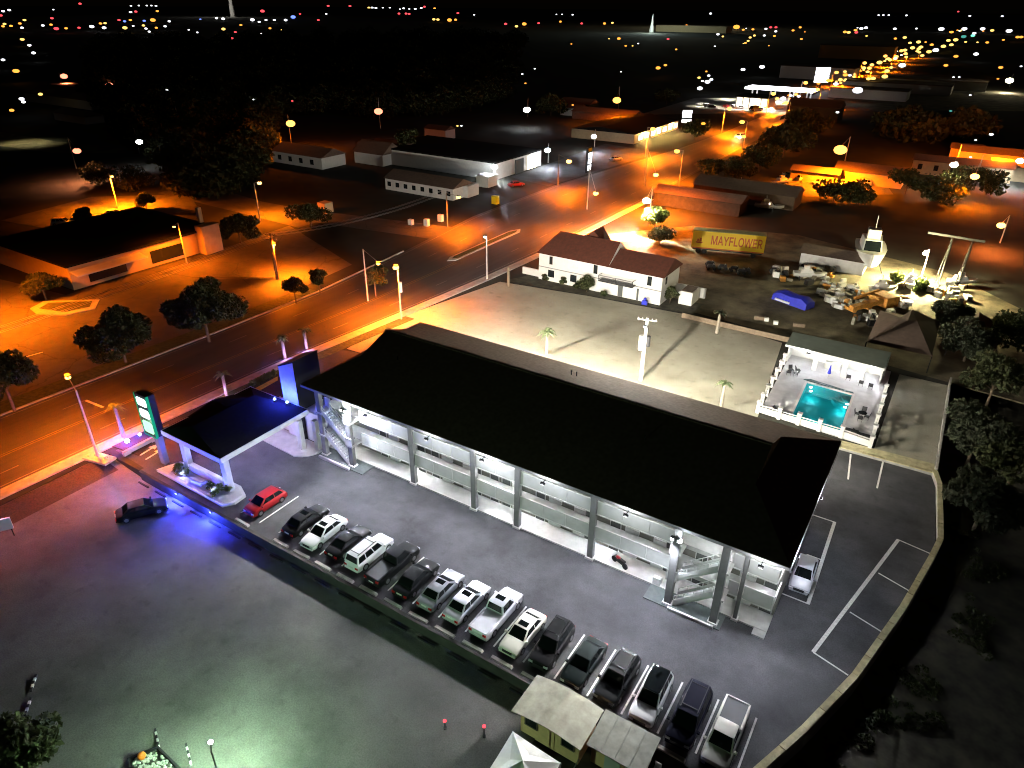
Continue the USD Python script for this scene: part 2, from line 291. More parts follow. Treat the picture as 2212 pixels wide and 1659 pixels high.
ribbon('centre_line_marking', .41, .14, .006, 'worn_yellow', -60, 60); ribbon('centre_line_marking', .435, .14, .006, 'worn_yellow', -60, 60)
ribbon('lane_line_marking', .2, .13, .006, 'worn_paint', -60, 230, 3); ribbon('lane_line_marking', .72, .13, .006, 'worn_paint', -60, 230, 3)
ribbon('edge_line_marking', .04, .13, .006, 'worn_paint', -60, 230); ribbon('edge_line_marking', .96, .13, .006, 'worn_paint', -60, 230)
lines('stop_line_marking', [((-66.7, -9.2), (-63.2, -9.0), .35)], .3, .007, 'paint')
# the motel's own lot, with its stalls
sheet('motel_lot', [(-47, -14.35), (16.9, -14.35), (18.3, -12.4), (20.2, -7.7), (22.4, -1.1), (24.6, 8.2), (26.1, 16.4), (26.5, 19.7), (25.8, 29.4), (25.2, 31.6), (15.5, 31.8), (-52, 19), (-52.5, -6), (-46.6, -9)], .01, 'lot')
sheet('orange_lot', [(-107, 60), (-76, 48), (-74.2, 30), (-74.3, 10), (-75.2, -30), (-76, -70), (-150, -40), (-128, 6), (-105.5, 9), (-105.5, 44)], .0, 'orange_lot')
sheet('back_parking_lot', [(-165, 26), (-140, 30), (-137, 58), (-152, 66), (-170, 50)], .0, 'orange_lot')
sheet('lane_lot', [(-104, 60), (-104, 68), (-150, 74), (-150, 62)], .004, 'orange_lot')
lines('bay_marking', [((-86.2, -8), (-85.6, -4.9)), ((-83.3, 1.4), (-83.2, 6.6)), ((-84.6, -26), (-84.4, -21))], .22, .006, 'paint')
sheet('sandy_lot', [(-51.4, 32), (-46.8, 56), (-30, 58.6), (-11.6, 60.2), (3.2, 57.5), (6, 34), (6, 22), (-50, 20)], -.004, 'sand', .2)
sheet('boatyard_sand', [(-46, 92), (-44, 72), (-17, 66), (-14, 62), (4, 60), (34, 56), (37, 90), (22, 108), (-8, 118), (-30, 112)], -.008, 'yard', .2)
sheet('house_bed', [(-46.5, 57), (-12, 61), (-12, 66), (-18, 66), (-18, 61), (-44, 62.5)], .0, 'bank', .1)
sheet('pool_surround', [(19.2, 31.2), (25.4, 31.9), (25.3, 56), (19.4, 56)], -.002, 'sand', .2)
sheet('back_verge', [(15.6, 31.9), (25.6, 31.7), (25.3, 34.2), (15.6, 33.6)], .05, 'wallcap', .2)
stall = [3.65 + 2.74 * k for k in range(-13, 6)]
lines('stall_line_marking', [((x, -13.15), (x, -8.2)) for x in stall] , .14, .016, 'paint')
lines('side_stall_marking', [((17.15, 31.2), (17.75, 25.9), .18), ((20.45, 31.6), (20.6, 25.9), .18), ((19.5, 0), (23.5, 18.2), .3), ((19.5, 0), (22.2, -.8)), ((22.55, 12.3), (25.1, 11.4)), ((21.2, 6.0), (23.9, 5.1)), ((23.4, 18.2), (26.2, 17.7)),
       ((17.9, 17.6), (18.05, 5.0), .3), ((15.7, 5.05), (18.1, 5.05)), ((15.8, 17.6), (18.0, 17.6)), ((16.6, 11.3), (18., 11.3))], .14, .016, 'paint')
def arrow(name, x, y, rz, s=1):
    c, sn = math.cos(rz), math.sin(rz); P = [(-.1, -1), (.1, -1), (.1, .3), (.42, .3), (0, 1.15), (-.42, .3), (-.1, .3)]
    tag(MB().prism([(x + s * (c * u - sn * v), y + s * (sn * u + c * v)) for u, v in P], .012, .017).build(name, 'paint'), kind='structure')
arrow('arrow_marking', *(-49.76,-11.50), math.radians(8), 1.2); arrow('arrow_marking', *(-48.48,-11.65), math.radians(8), 1.2); arrow('arrow_marking', *(-47.33,4.23), math.radians(-75), 1.5); arrow('arrow_marking', *(-46.56,3.04), math.radians(-75), 1.4)
sheet('driveway', [(-52.8, -13.6), (-46.2, -13.9), (-46.2, -7.5), (-52.9, -7.0)], .004, 'lot', .2)
# retaining wall along the stalls, with kerb blocks on top, and the low wall round the east side
w = thing('retaining_wall', 'long dark retaining wall between the parked cars and the lower gravel lot', 'wall')
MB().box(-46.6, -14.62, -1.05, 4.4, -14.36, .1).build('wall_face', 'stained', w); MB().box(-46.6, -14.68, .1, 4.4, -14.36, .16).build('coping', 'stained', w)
for k in range(17):
    x = -45.6 + k * 2.96; tag(MB().obox((x, -15.05, -1.), (1.75, .16, .14)).build('wheel_stop', 'tyre'), 'black rubber wheel stop on the gravel at the foot of the retaining wall', 'wheel stop', 'wheel stops along the retaining wall')
for k in range(-13, 4):
    if k in (-12,): continue
    x = 3.65 + 2.74 * (k + .5); what = {-13: 'red hatchback', -11: 'blue-glinting black sedan', -10: 'white sedan with the dark sunroof', -9: 'low black coupe', -8: 'white boxy sport utility', -7: 'dark pickup with open bed', -6: 'dark grey saloon', -5: 'grey sedan with sunroof', -4: 'pale silver sedan', -3: 'silver pickup truck', -2: 'off-white sedan', -1: 'black sport utility with pale rails', 0: 'dark green sedan', 1: 'charcoal sport utility', 2: 'white crossover with black roof', 3: 'navy minivan'}[k]; tag(MB().obox((x, -14.1, .01), (2.0, .3, .17), rnd.uniform(-.03, .03), .92).build('concrete_wheel_stop', 'kerb'), f'pale concrete wheel stop at the wall end of the {what}', 'wheel stop', 'concrete wheel stops in the stalls')
def wall_run(name, pts, w_, z0, z1, m1, m2, label, cat):
    t = thing(name, label, cat); m, c = MB(), MB()
    for (x0, y0), (x1, y1) in zip(pts, pts[1:]):
        m.bar((x0, y0, (z0 + z1) / 2), (x1, y1, (z0 + z1) / 2), w_ * .8, z1 - z0)
        n_ = max(1, round(math.hypot(x1 - x0, y1 - y0) / 2.2))
        for k in range(n_):
            f0, f1 = (k + .012) / n_, (k + .988) / n_; q_ = lambda f: (x0 + (x1 - x0) * f, y0 + (y1 - y0) * f, z1 + .06 + dz)
            dz = rnd.uniform(-.012, .012); MB().bar(q_(f0), q_(f1), w_ + rnd.uniform(-.02, .02), .12).build('coping_block', m2 if rnd.random() < .65 or m2 != 'wallcap' else 'wallcap2', t)
    for p in pts: m.rod((*p, z0), (*p, z1 - .003), w_ * .4, n=12); c.rod((*p, z1), (*p, z1 + .1), w_ * .46, n=14)
    m.build('wall_body', m1, t); c.build('corner_stone', m2, t); return t
wall_run('boundary_wall', [(16.4, -18), (18.5, -12.4), (20.4, -7.7), (22.6, -1.1), (24.8, 8.2), (26.3, 16.4), (26.8, 19.7), (26.0, 29.5), (25.4, 31.8)], .5, -1.5, .55, 'concrete', 'wallcap', 'low yellowish boundary wall curving along the outer side of the motel lot', 'wall')
wall_run('back_kerb_wall', [(25.4, 31.8), (15.8, 31.6)], .35, -.1, .3, 'concrete', 'wallcap', 'short low pale wall at the far end of the lot below the pool', 'wall')
wall_run('pool_side_wall', [(25.5, 32), (25.4, 57)], .25, -1.5, .7, 'concrete', 'kerb', 'thin grey wall between the dirt beside the pool and the dark trees', 'wall')

# ------------------------------------------------------------------ the motel
mo = thing('motel', 'long three-storey motel with white railed walkways and a black shingle roof', 'building')
X0, X1 = -33.2, 15.9; FZ = (.15, 2.8, 5.62); WY = 2.0
MB().box(X0, WY, 0, X1, 15.6, 8.2).build('wall', 'wall', mo)
MB().box(X0 - .1, -.1, 0, X1, WY, .15).build('walkway_slab', 'slab', mo)
for z in FZ[1:]: MB().box(X0, .06, z - .42, X1 - .1, WY - .002, z).build('walkway_slab', 'slab', mo)
MB().box(X0 - .6, -1.2, 8.12, X1 + .6, WY + .3, 8.2).build('soffit', 'wall', mo)
# roof: Dutch gables at both ends, small hips over the two stairs
EZ, RZ, EY0, EY1, RY = 8.42, 12.0, -1.5, 18.7, 8.6; SL = (RZ - EZ) / (RY - EY0)
XL, XR, GL, GR = -34.6, 16.5, -31.0, 12.0; HY0, HY1 = 4.4, 12.8
zz = lambda y: RZ - SL * abs(y - RY)
r = MB()
r.add([(XL, EY0, EZ), (XR, EY0, EZ), (GR, HY0, zz(HY0)), (GR, RY, RZ), (GL, RY, RZ), (GL, HY0, zz(HY0))], [[0, 1, 2], [0, 2, 5], [5, 2, 3], [5, 3, 4]])
r.add([(XR, EY1, EZ), (XL, EY1, EZ), (GL, HY1, zz(HY1)), (GL, RY, RZ), (GR, RY, RZ), (GR, HY1, zz(HY1))], [[0, 1, 2], [0, 2, 5], [5, 2, 3], [5, 3, 4]])
for xe, xg, s in ((XL, GL, 1), (XR, GR, -1)):
    q = [(xe, EY1, EZ), (xe, EY0, EZ), (xg, HY0, zz(HY0)), (xg, HY1, zz(HY1)), (xg, RY, RZ)]
    r.add(q, [[0, 1, 2], [0, 2, 3], [3, 2, 4]] if s > 0 else [[2, 1, 0], [3, 2, 0], [4, 2, 3]])
r.add([(XL, EY0, EZ - .02), (XR, EY0, EZ - .02), (XR, EY1, EZ - .02), (XL, EY1, EZ - .02)], [[3, 2, 1, 0]])
rf = r.build('roof', 'roof', mo)
MB().bar((GL, RY, RZ + .02), (GR, RY, RZ + .02), .35, .1).build('ridge_cap', 'roof', rf)
for x in (-9.6, -9.0): MB().rod((x, 13.2, 10.2), (x, 13.2, 10.9), .07).build('roof_vent', 'dark', rf)
for x in (-26.5, 2.0): MB().rod((x, 5.2, 10.7), (x, 5.2, 11.2), .06).build('roof_vent', 'dark', rf)
f = MB(); f.box(XL, EY0 - .03, EZ - .3, XR, EY0 + .03, EZ - .025); f.build('fascia', 'column', mo)
f = MB(); f.box(XL, EY1 - .03, EZ - .3, XR, EY1 + .03, EZ - .025); f.box(XL - .03, EY0, EZ - .3, XL + .03, EY1, EZ - .03); f.box(XR - .03, EY0, EZ - .3, XR + .03, EY1, EZ - .03); f.build('fascia', 'trim', mo)
# columns
def column(x, y, w=.55, z=8.1, d=.45):
    c = MB().box(x - w / 2, y - d / 2, 0, x + w / 2, y + d / 2, z).build('column', 'column', mo)
    MB().box(x - w / 2 - .12, y - d / 2 - .12, 0, x + w / 2 + .12, y + d / 2 + .12, .22).build('plinth', 'trim', c)
for x in (-20.67, -12.92, -7.87, 0): column(x, .0)
for x in (8.0, 11.9): column(x, -1.35, .6, 8.15)
for x in (-28.3, -32.4): column(x, -1.2, .6, 8.15)
column(13.3, .0, .3, 8.1, .3); column(-33.0, .6, .3, 8.1, .3)
# railings, panel by panel
def railing(xa, xb, z, y=.0):
    n = max(1, round((xb - xa) / 2.5))
    for k in range(n):
        a, b = xa + (xb - xa) * k / n + .015, xa + (xb - xa) * (k + 1) / n - .015
        p = MB().box(a, y - .02, z - .34, b, y + .02, z + 1.0).build('railing_panel', 'rail', mo); MB().box(a, y - .07, z - .45, b, y + .05, z - .341).build('bottom_rail', 'trim', p)
        MB().box(a, y - .06, z + 1.001, b, y + .06, z + 1.07).build('top_rail', 'trim', p)
for z in FZ[1:]:
    for xa, xb in ((-27.8, -20.95), (-20.4, -13.2), (-12.6, -8.15), (-7.6, -.28), (.28, 7.6), (13.5, 15.8)): railing(xa, xb, z)
    p = MB().box(15.86, .05, z + .02, 15.9, WY, z + 1.0).build('railing_panel', 'rail', mo); MB().box(15.82, .05, z + 1.001, 15.94, WY, z + 1.07).build('top_rail', 'trim', p)
    railing(-32.9, -32.0, z); railing(11.9 + .35, 13.1, z)
# doors and windows of the rooms, three floors
def door(x, z):
    d = MB().box(x, WY - .05, z + .01, x + .95, WY + .05, z + 2.08).build('door', 'door', mo)
    m = MB()
    for a, b, c0, c1 in ((x - .07, x, 0, 2.15), (x + .95, x + 1.02, 0, 2.15), (x, x + .95, 2.081, 2.15)): m.box(a, WY - .09, z + .01 + c0, b, WY + .02, z + c1)
    m.build('door_frame', 'frame', d); MB().ball((x + .85, WY - .09, z + 1.0), .045).build('handle', 'steel', d)
def window(x, z, w):
    g_ = MB().box(x, WY - .03, z + .92, x + w, WY + .05, z + 2.05).build('window', 'glass', mo)
    m = MB()
    for a, b, c0, c1 in ((x - .07, x, .85, 2.12), (x + w, x + w + .07, .85, 2.12), (x, x + w, 2.051, 2.12), (x + w / 2 - .03, x + w / 2 + .03, .92, 2.05)): m.box(a, WY - .08, z + c0, b, WY + .02, z + c1)
    m.build('frame', 'frame', g_); MB().box(x - .12, WY - .2, z + .8, x + w + .12, WY - .002, z + .9).build('sill', 'trim', g_)
    MB().box(x + .1, WY - .28, z + .2, x + w - .1, WY - .004, z + .72).build('air_conditioner', 'trim', g_)
for z in FZ:
    for bay in (-27.9, -20.67, -12.92 + 7.75 - 2.7, 0.0, 8.0):
        x = bay if bay != -12.92 + 7.75 - 2.7 else -7.87
        door(x + .9, z); window(x + 2.3, z, 1.5)
        if x < 7: window(x + 5.0, z, 1.3); door(x + 6.6 - .35, z)
    door(-12.3, z); door(-10.9, z); window(-9.7, z, 1.1)
    door(-32.6, z); window(12.6, z, 1.5); door(14.7, z)
# soft panel of the glowing room wall in the middle bay: bulkhead lamps under each walkway
def lamp(x, z, I, y=.55):
    MB().rod((x, y, z - .06), (x, y, z), .16, n=12).build('ceiling_lamp', 'e_white', mo)
    glow((x, y, z - .22), I, (.9, .96, 1.), .1)
for k, x in enumerate((-30.4, -26.2, -18.6, -14.6, -10.4, -6.2, -2.2, 2.0, 5.6, 9.9, 14.6)):
    for j, z in enumerate((2.63, 5.33, 8.1)):
        lamp(x, z, {-10.4: 110, 9.9: 45, -30.4: 60}.get(x, 14) * (1.25 if j == 0 else 1))
for x, I in ((.45, 190), (-7.5, 150), (-20.3, 150)):
    MB().rod((x, 1.45, 2.32), (x, 1.45, 2.378), .14, n=12).build('ceiling_lamp', 'e_white', mo); glow((x, 1.45, 2.2), I, (.92, .94, 1.), .06)
# stairs, mirrored: each flight climbs away from the middle of the front
def stair(xa, xb, yc=-.85):
    s = 1 if xb > xa else -1; n = 13
    for z0, z1 in ((.02, 2.85), (2.85, 5.55)):
        fl = MB()
        for dy in (-.5, .5): fl.bar((xa, yc + dy, z0 + .0 + .05), (xb, yc + dy, z1 - .12), .06, .3)
        fl = fl.build('stair_stringer', 'trim', mo)
        for k in range(n):
            t = (k + .5) / n; x = xa + (xb - xa) * t; z = z0 + (z1 - z0) * (k + 1) / n
            MB().box(x - .17, yc - .47, z - .06, x + .17, yc + .47, z).build('step', 'trim', fl)
        for dy in (-.55, .55):
            pn_ = MB(); pn_.bar((xa, yc + dy, z0 + .42), (xb, yc + dy, z1 + .27), .03, .42); pn_.build('side_panel', 'trim', mo)
            h = MB()
            for o in (.35, .9): h.bar((xa, yc + dy, z0 + .15 + o), (xb, yc + dy, z1 + o), .05, .06)
            for k in range(5): t = k / 4; x = xa + (xb - xa) * t; h.box(x - .025, yc + dy - .025, z0 + (z1 - z0) * t + .1, x + .025, yc + dy + .025, z0 + (z1 - z0) * t + 1.0)
            h.build('handrail', 'trim', mo)
    for z in FZ[1:]:
        MB().box(min(xb, xb + s * .9), -1.5, z - .2, max(xb, xb + s * .9), -.0, z - .004).build('landing', 'slab', mo)
        MB().box(min(xa - s * .9, xa), -1.5, z - .2, max(xa - s * .9, xa), -.0, z - .004).build('landing', 'slab', mo)
        p = MB().box(min(xa - s * .9, xa), -1.52, z, max(xa - s * .9, xa), -1.48, z + .92).build('railing_panel', 'rail', mo); MB().box(min(xa - s * .9, xa), -1.56, z + .921, max(xa - s * .9, xa), -1.44, z + .985).build('top_rail', 'trim', p)
stair(8.45, 11.5); stair(-28.75, -31.9)
for xa, xb in ((6.0, 12.6), (-33, -26.3)): 
    MB().box(xa, -1.95, 0, xb, -.103, .1).build('stair_pad', 'pad', mo); MB().box(xa + 2.2 if xa > 0 else xa + .4, -2.15, 0, xb - .5 if xa > 0 else xb - 1.8, -1.952, .32).build('kerb', 'trim', mo)
for x, y in ((7.72, -1.75), (8.28, -1.75), (-28.6, -1.6), (-28.0, -1.6)):
    h = MB().obox((x, y, 7.15), (.34, .3, .26)).build('floodlight', 'dark', mo); MB().obox((x, y - .17, 7.17), (.28, .04, .2)).build('lens', 'e_white', h)
for x in (7.6, -28.3): 
    glow((x, -2.1, 7.2), 1300, (.82, .86, 1.), .12, 80, .5, (-.15 if x > 0 else .35, -.75, -.85)); glow((x + .75, -1.75, 7.3), 520, WHT, .12); glow((x - .3, -2.1, 7.3), 4600, (1, .98, .93), .1, 42, .9, (-.25 if x > 0 else .2, -1, -.3))
for x in (-24.6, -16.8, -10.4, -4.0, 3.8, 14.6):
    h = MB().obox((x, EY0 - .75, 8.1), (.4, .2, .16)).bar((x, EY0, 8.25), (x, EY0 - .7, 8.25), .06, .06).build('floodlight', 'dark', mo); MB().obox((x, EY0 - .75, 8.06), (.3, .14, .03)).build('lens', 'e_white', h)
    glow((x, EY0 - .1, 7.8), {14.6: 800, -10.4: 1500}.get(x, 1100), (.9, .91, 1.), .12, 60, .8, (0, -.72, -.69)); glow((x, EY0 - .8, 7.95), {-10.4: 280}.get(x, 140), (.93, .95, 1.), .12)
for y in (1.0, 9.5):
    h = MB().obox((16.62, y, 7.7), (.2, .4, .2)).build('floodlight', 'dark', mo); MB().obox((16.66, y, 7.66), (.12, .3, .03)).build('lens', 'e_white', h)
    glow((16.95, y, 7.5), 520 if y < 5 else 300, (.86, .9, 1.), .12)
# the back of the house: floods under the eave that whiten the sandy lot
for x in (-29., -9.7, 7.9):
    h = MB().obox((x, 18.95, 7.8), (.5, .25, .22)).build('floodlight', 'dark', mo); MB().obox((x, 19.06, 7.76), (.4, .16, .03)).build('lens', 'e_warm', h)
    glow((x, 19.25, 7.7), 6000 if x > 0 else 27000, (1., .94, .8), .08, 80, .7, (0, 1., -.35))
MB().box(14.9, -.9, 0, 15.9, -.11, .14).build('step', 'slab', mo)
MB().obox((6.4, .15, .15), (.7, .4, .7)).build('utility_box', 'trim', mo)
# lobby wing by the road: low hipped roof, blue-washed pylon
lb = thing('lobby_wing', 'low front wing of the motel with a dark hipped roof beside the blue pylon', 'building')
MB().box(-41, 3.2, 0, -33.4, 15.5, 3.3).build('wall', 'white', lb)
m = MB(); x0, x1, y0, y1, ez = -41.9, -33.2, 2.4, 16.4, 3.35; xc = (x0 + x1) / 2
m.hexa([(x0, y0, ez), (x1, y0, ez), (x1, y1, ez), (x0, y1, ez)], [(xc - .05, y0 + 3.6, ez + 1.9), (xc + .05, y0 + 3.6, ez + 1.9), (xc + .05, y1 - 3.6, ez + 1.9), (xc - .05, y1 - 3.6, ez + 1.9)]); m.build('roof', 'blackroof', lb)
MB().box(-33.35, -.3, .0, -33.25, 2.9, 3.2).build('front_wall', 'white', lb)
MB().box(-40.8, -.1, 0, -33.4, 3.1, 3.9).build('entrance_block', 'white', lb)
for x in (-35.4, -38.5): d = MB().box(x, -.16, .1, x + 1.1, -.1, 2.2).build('door', 'glass', lb); MB().box(x - .08, -.19, 2.2, x + 1.18, -.1, 2.3).build('frame', 'frame', d)
m = MB(); pts = [(-33.2, -1.2)] + [(-36.2 + 3.0 * math.cos(t), -1.1 - 2.6 * math.sin(t)) for t in np.linspace(0, 1.2, 8)] + [(-40.8, -3.2), (-41.2, -.3), (-33.2, -.38)]
MB().prism(Polygon(pts).buffer(0), 0, .15).build('entrance_pavement', 'slab', lb)
for x, y in ((-35.3, -2.0), (-33.8, -1.0)): MB().box(x - .28, y - .28, .15, x + .28, y + .28, 3.9).build('column', 'white', lb)
ty = thing('pylon_tower', 'tall slanted pylon washed blue by floodlights at the foot of the canopy', 'tower')
MB().hexa([(-39.0, -.6, 0), (-36.5, -.6, 0), (-36.5, 3.0, 0), (-39.0, 3.0, 0)], [(-39.0, -.6, 9.0), (-36.5, -.6, 10.1), (-36.5, 3.0, 10.1), (-39.0, 3.0, 9.0)]).build('pylon_body', 'dark', ty); MB().hexa([(-38.98, -.64, .2), (-36.52, -.64, .2), (-36.52, -.602, .2), (-38.98, -.602, .2)], [(-38.98, -.64, 8.96), (-36.52, -.64, 10.04), (-36.52, -.602, 10.04), (-38.98, -.602, 8.96)]).build('front_panel', 'stucco', ty)
MB().hexa([(-39.06, -.66, 9.0), (-36.44, -.66, 10.14), (-36.44, 3.06, 10.14), (-39.06, 3.06, 9.0)], [(-39.06, -.66, 9.1), (-36.44, -.66, 10.24), (-36.44, 3.06, 10.24), (-39.06, 3.06, 9.1)]).build('coping', 'dark', ty)
# porte-cochere
ca = thing('entrance_canopy', 'drive-through entrance canopy with a black roof and pale fascia', 'canopy')
cx0, cx1, cy0, cy1, cz = -44.6, -35.0, -12.2, -.7, 4.15
MB().box(cx0, cy0, cz, cx1, cy1, cz + .12).build('soffit', 'trim', ca)
m = MB(); m.box(cx0 - .05, cy0 - .05, cz + .125, cx1 + .05, cy0 + .03, cz + .62); m.box(cx1 - .03, cy0 + .035, cz + .125, cx1 + .05, cy1, cz + .62); m.build('fascia', 'trim', ca)
m = MB(); m.box(cx0 - .05, cy1 - .05, cz + .125, cx1 - .04, cy1 + .03, cz + .62); m.box(cx0 - .05, cy0 + .035, cz + .125, cx0 + .03, cy1 - .06, cz + .62); m.build('fascia', 'trim', ca)
m = MB(); xr, z0, z1 = -41.6, cz + .6, cz + 1.25
m.hexa([(cx0, cy0, z0), (cx1, cy0, z0), (cx1, cy1, z0), (cx0, cy1, z0)], [(xr - .03, cy0 + 1.6, z1), (xr + .03, cy0 + 1.6, z1), (xr + .03, cy1 - 1.8, z1), (xr - .03, cy1 - 1.8, z1)]); m.build('roof', 'blackroof', ca)
m = MB(); m.add([(cx0 - .1, -9.0, z0 + .02), (cx0 - .1, -3.0, z0 + .02), (cx0 + .4, -6., z1 + .25), (xr, -6., z1 + .2), (xr, -8.6, z1), (xr, -3.4, z1)], [[1, 0, 2], [0, 4, 3], [0, 3, 2], [5, 1, 2], [5, 2, 3]]); m.build('roof_gable', 'blackroof', ca)
for x, y in ((-35.6, -11.5), (-42.6, -11.3)): MB().box(x - .32, y - .32, 0, x + .32, y + .32, cz - .002).build('leg', 'white', ca)
for x, y in ((-38.9, -1.9), (-37.2, -1.6)):
    h = MB().rod((x, y, cz + 1.0), (x, y, cz + 1.22), .2, n=12).build('floodlight', 'dark', ca); MB().ball((x, y, cz + 1.28), .17).build('lens', 'e_blue', h)
    glow((x, y - .15, cz + 1.7), 340, BLU, .1)
    glow((x, y - .3, cz + 1.6), 120, (.008, .016, 1.), .1, 75, .6, (.0, .75, .7))
for x, y in ((-38, -4), (-38, -9), (-42, -7)):
    MB().rod((x, y, cz - .05), (x, y, cz - .002), .16, n=12).build('soffit_lamp', 'e_white', ca); glow((x, y, cz - .25), 230, (.55, .53, 1.), .1)
pw = thing('planter_island', 'white kerbed planter with a low white wall under the front of the canopy', 'planter')
pl = [(-45.2, -13.5), (-34.2, -13.6), (-33.5, -12.6), (-33.6, -11.2), (-35.2, -10.5), (-42.2, -10.6), (-44.4, -11.2)]
MB().prism(Polygon(pl), 0.012, .3).build('kerb', 'white', pw); MB().prism(Polygon(pl).buffer(-.32), .3, .34).build('soil', 'slab', pw)
MB().box(-41.9, -11.75, .3, -36.2, -11.2, 1.15).build('low_wall', 'white', pw); MB().obox((-39.3, -12.5, .34), (1.5, .8, .35), .1).build('white_slab', 'white', pw)
for x in (-41.5, -36.4): glow((x, -12.9, .9), 60, (.2, .2, 1.), .08)
glow((-40, -15.3, .1), 1200, BLU, .1); glow((-34.5, -15.3, .1), 1200, BLU, .1); glow((-46.5, -17.5, 2.2), 420, (.62, .36, .75), .1)
for x in (-40, -34.5):
    b_ = thing('wall_floodlight', 'small blue floodlight fixed to the retaining wall %s' % ('near the dark parked car' if x == -40 else 'below the corner of the canopy'), 'lamp', (x, -14.75, .0)); MB().obox((0, 0, 0), (.3, .14, .14)).build('housing', 'dark', b_); MB().obox((0, -.08, .02), (.24, .03, .1)).build('lens', 'e_blue', b_)

# ------------------------------------------------------------------ vehicles
def paint(name, col, metal=.0, rough=.28):
    if name not in MT: MT[name] = usdkit.material(stage, L + name, {'p': ('principled_bsdf', {'base_color': col, 'metallic': metal, 'roughness': .45 if max(col) > .2 else .6, 'specular_ior_level': .3 if max(col) > .2 else .12, 'coat_weight': .55 if max(col) > .2 else .3, 'coat_roughness': .02})}, surface='p.BSDF')
    return MT[name]
CP = dict(white=((.72, .72, .72), 0), silver=((.5, .51, .54), .5), grey=((.28, .29, .31), .5), black=((.003, .003, .0035), 0), charcoal=((.009, .01, .011), .1), red=((.33, .008, .012), .1), green=((.0015, .006, .0055), .1), navy=((.002, .0025, .014), .1), cream=((.6, .58, .5), .1))
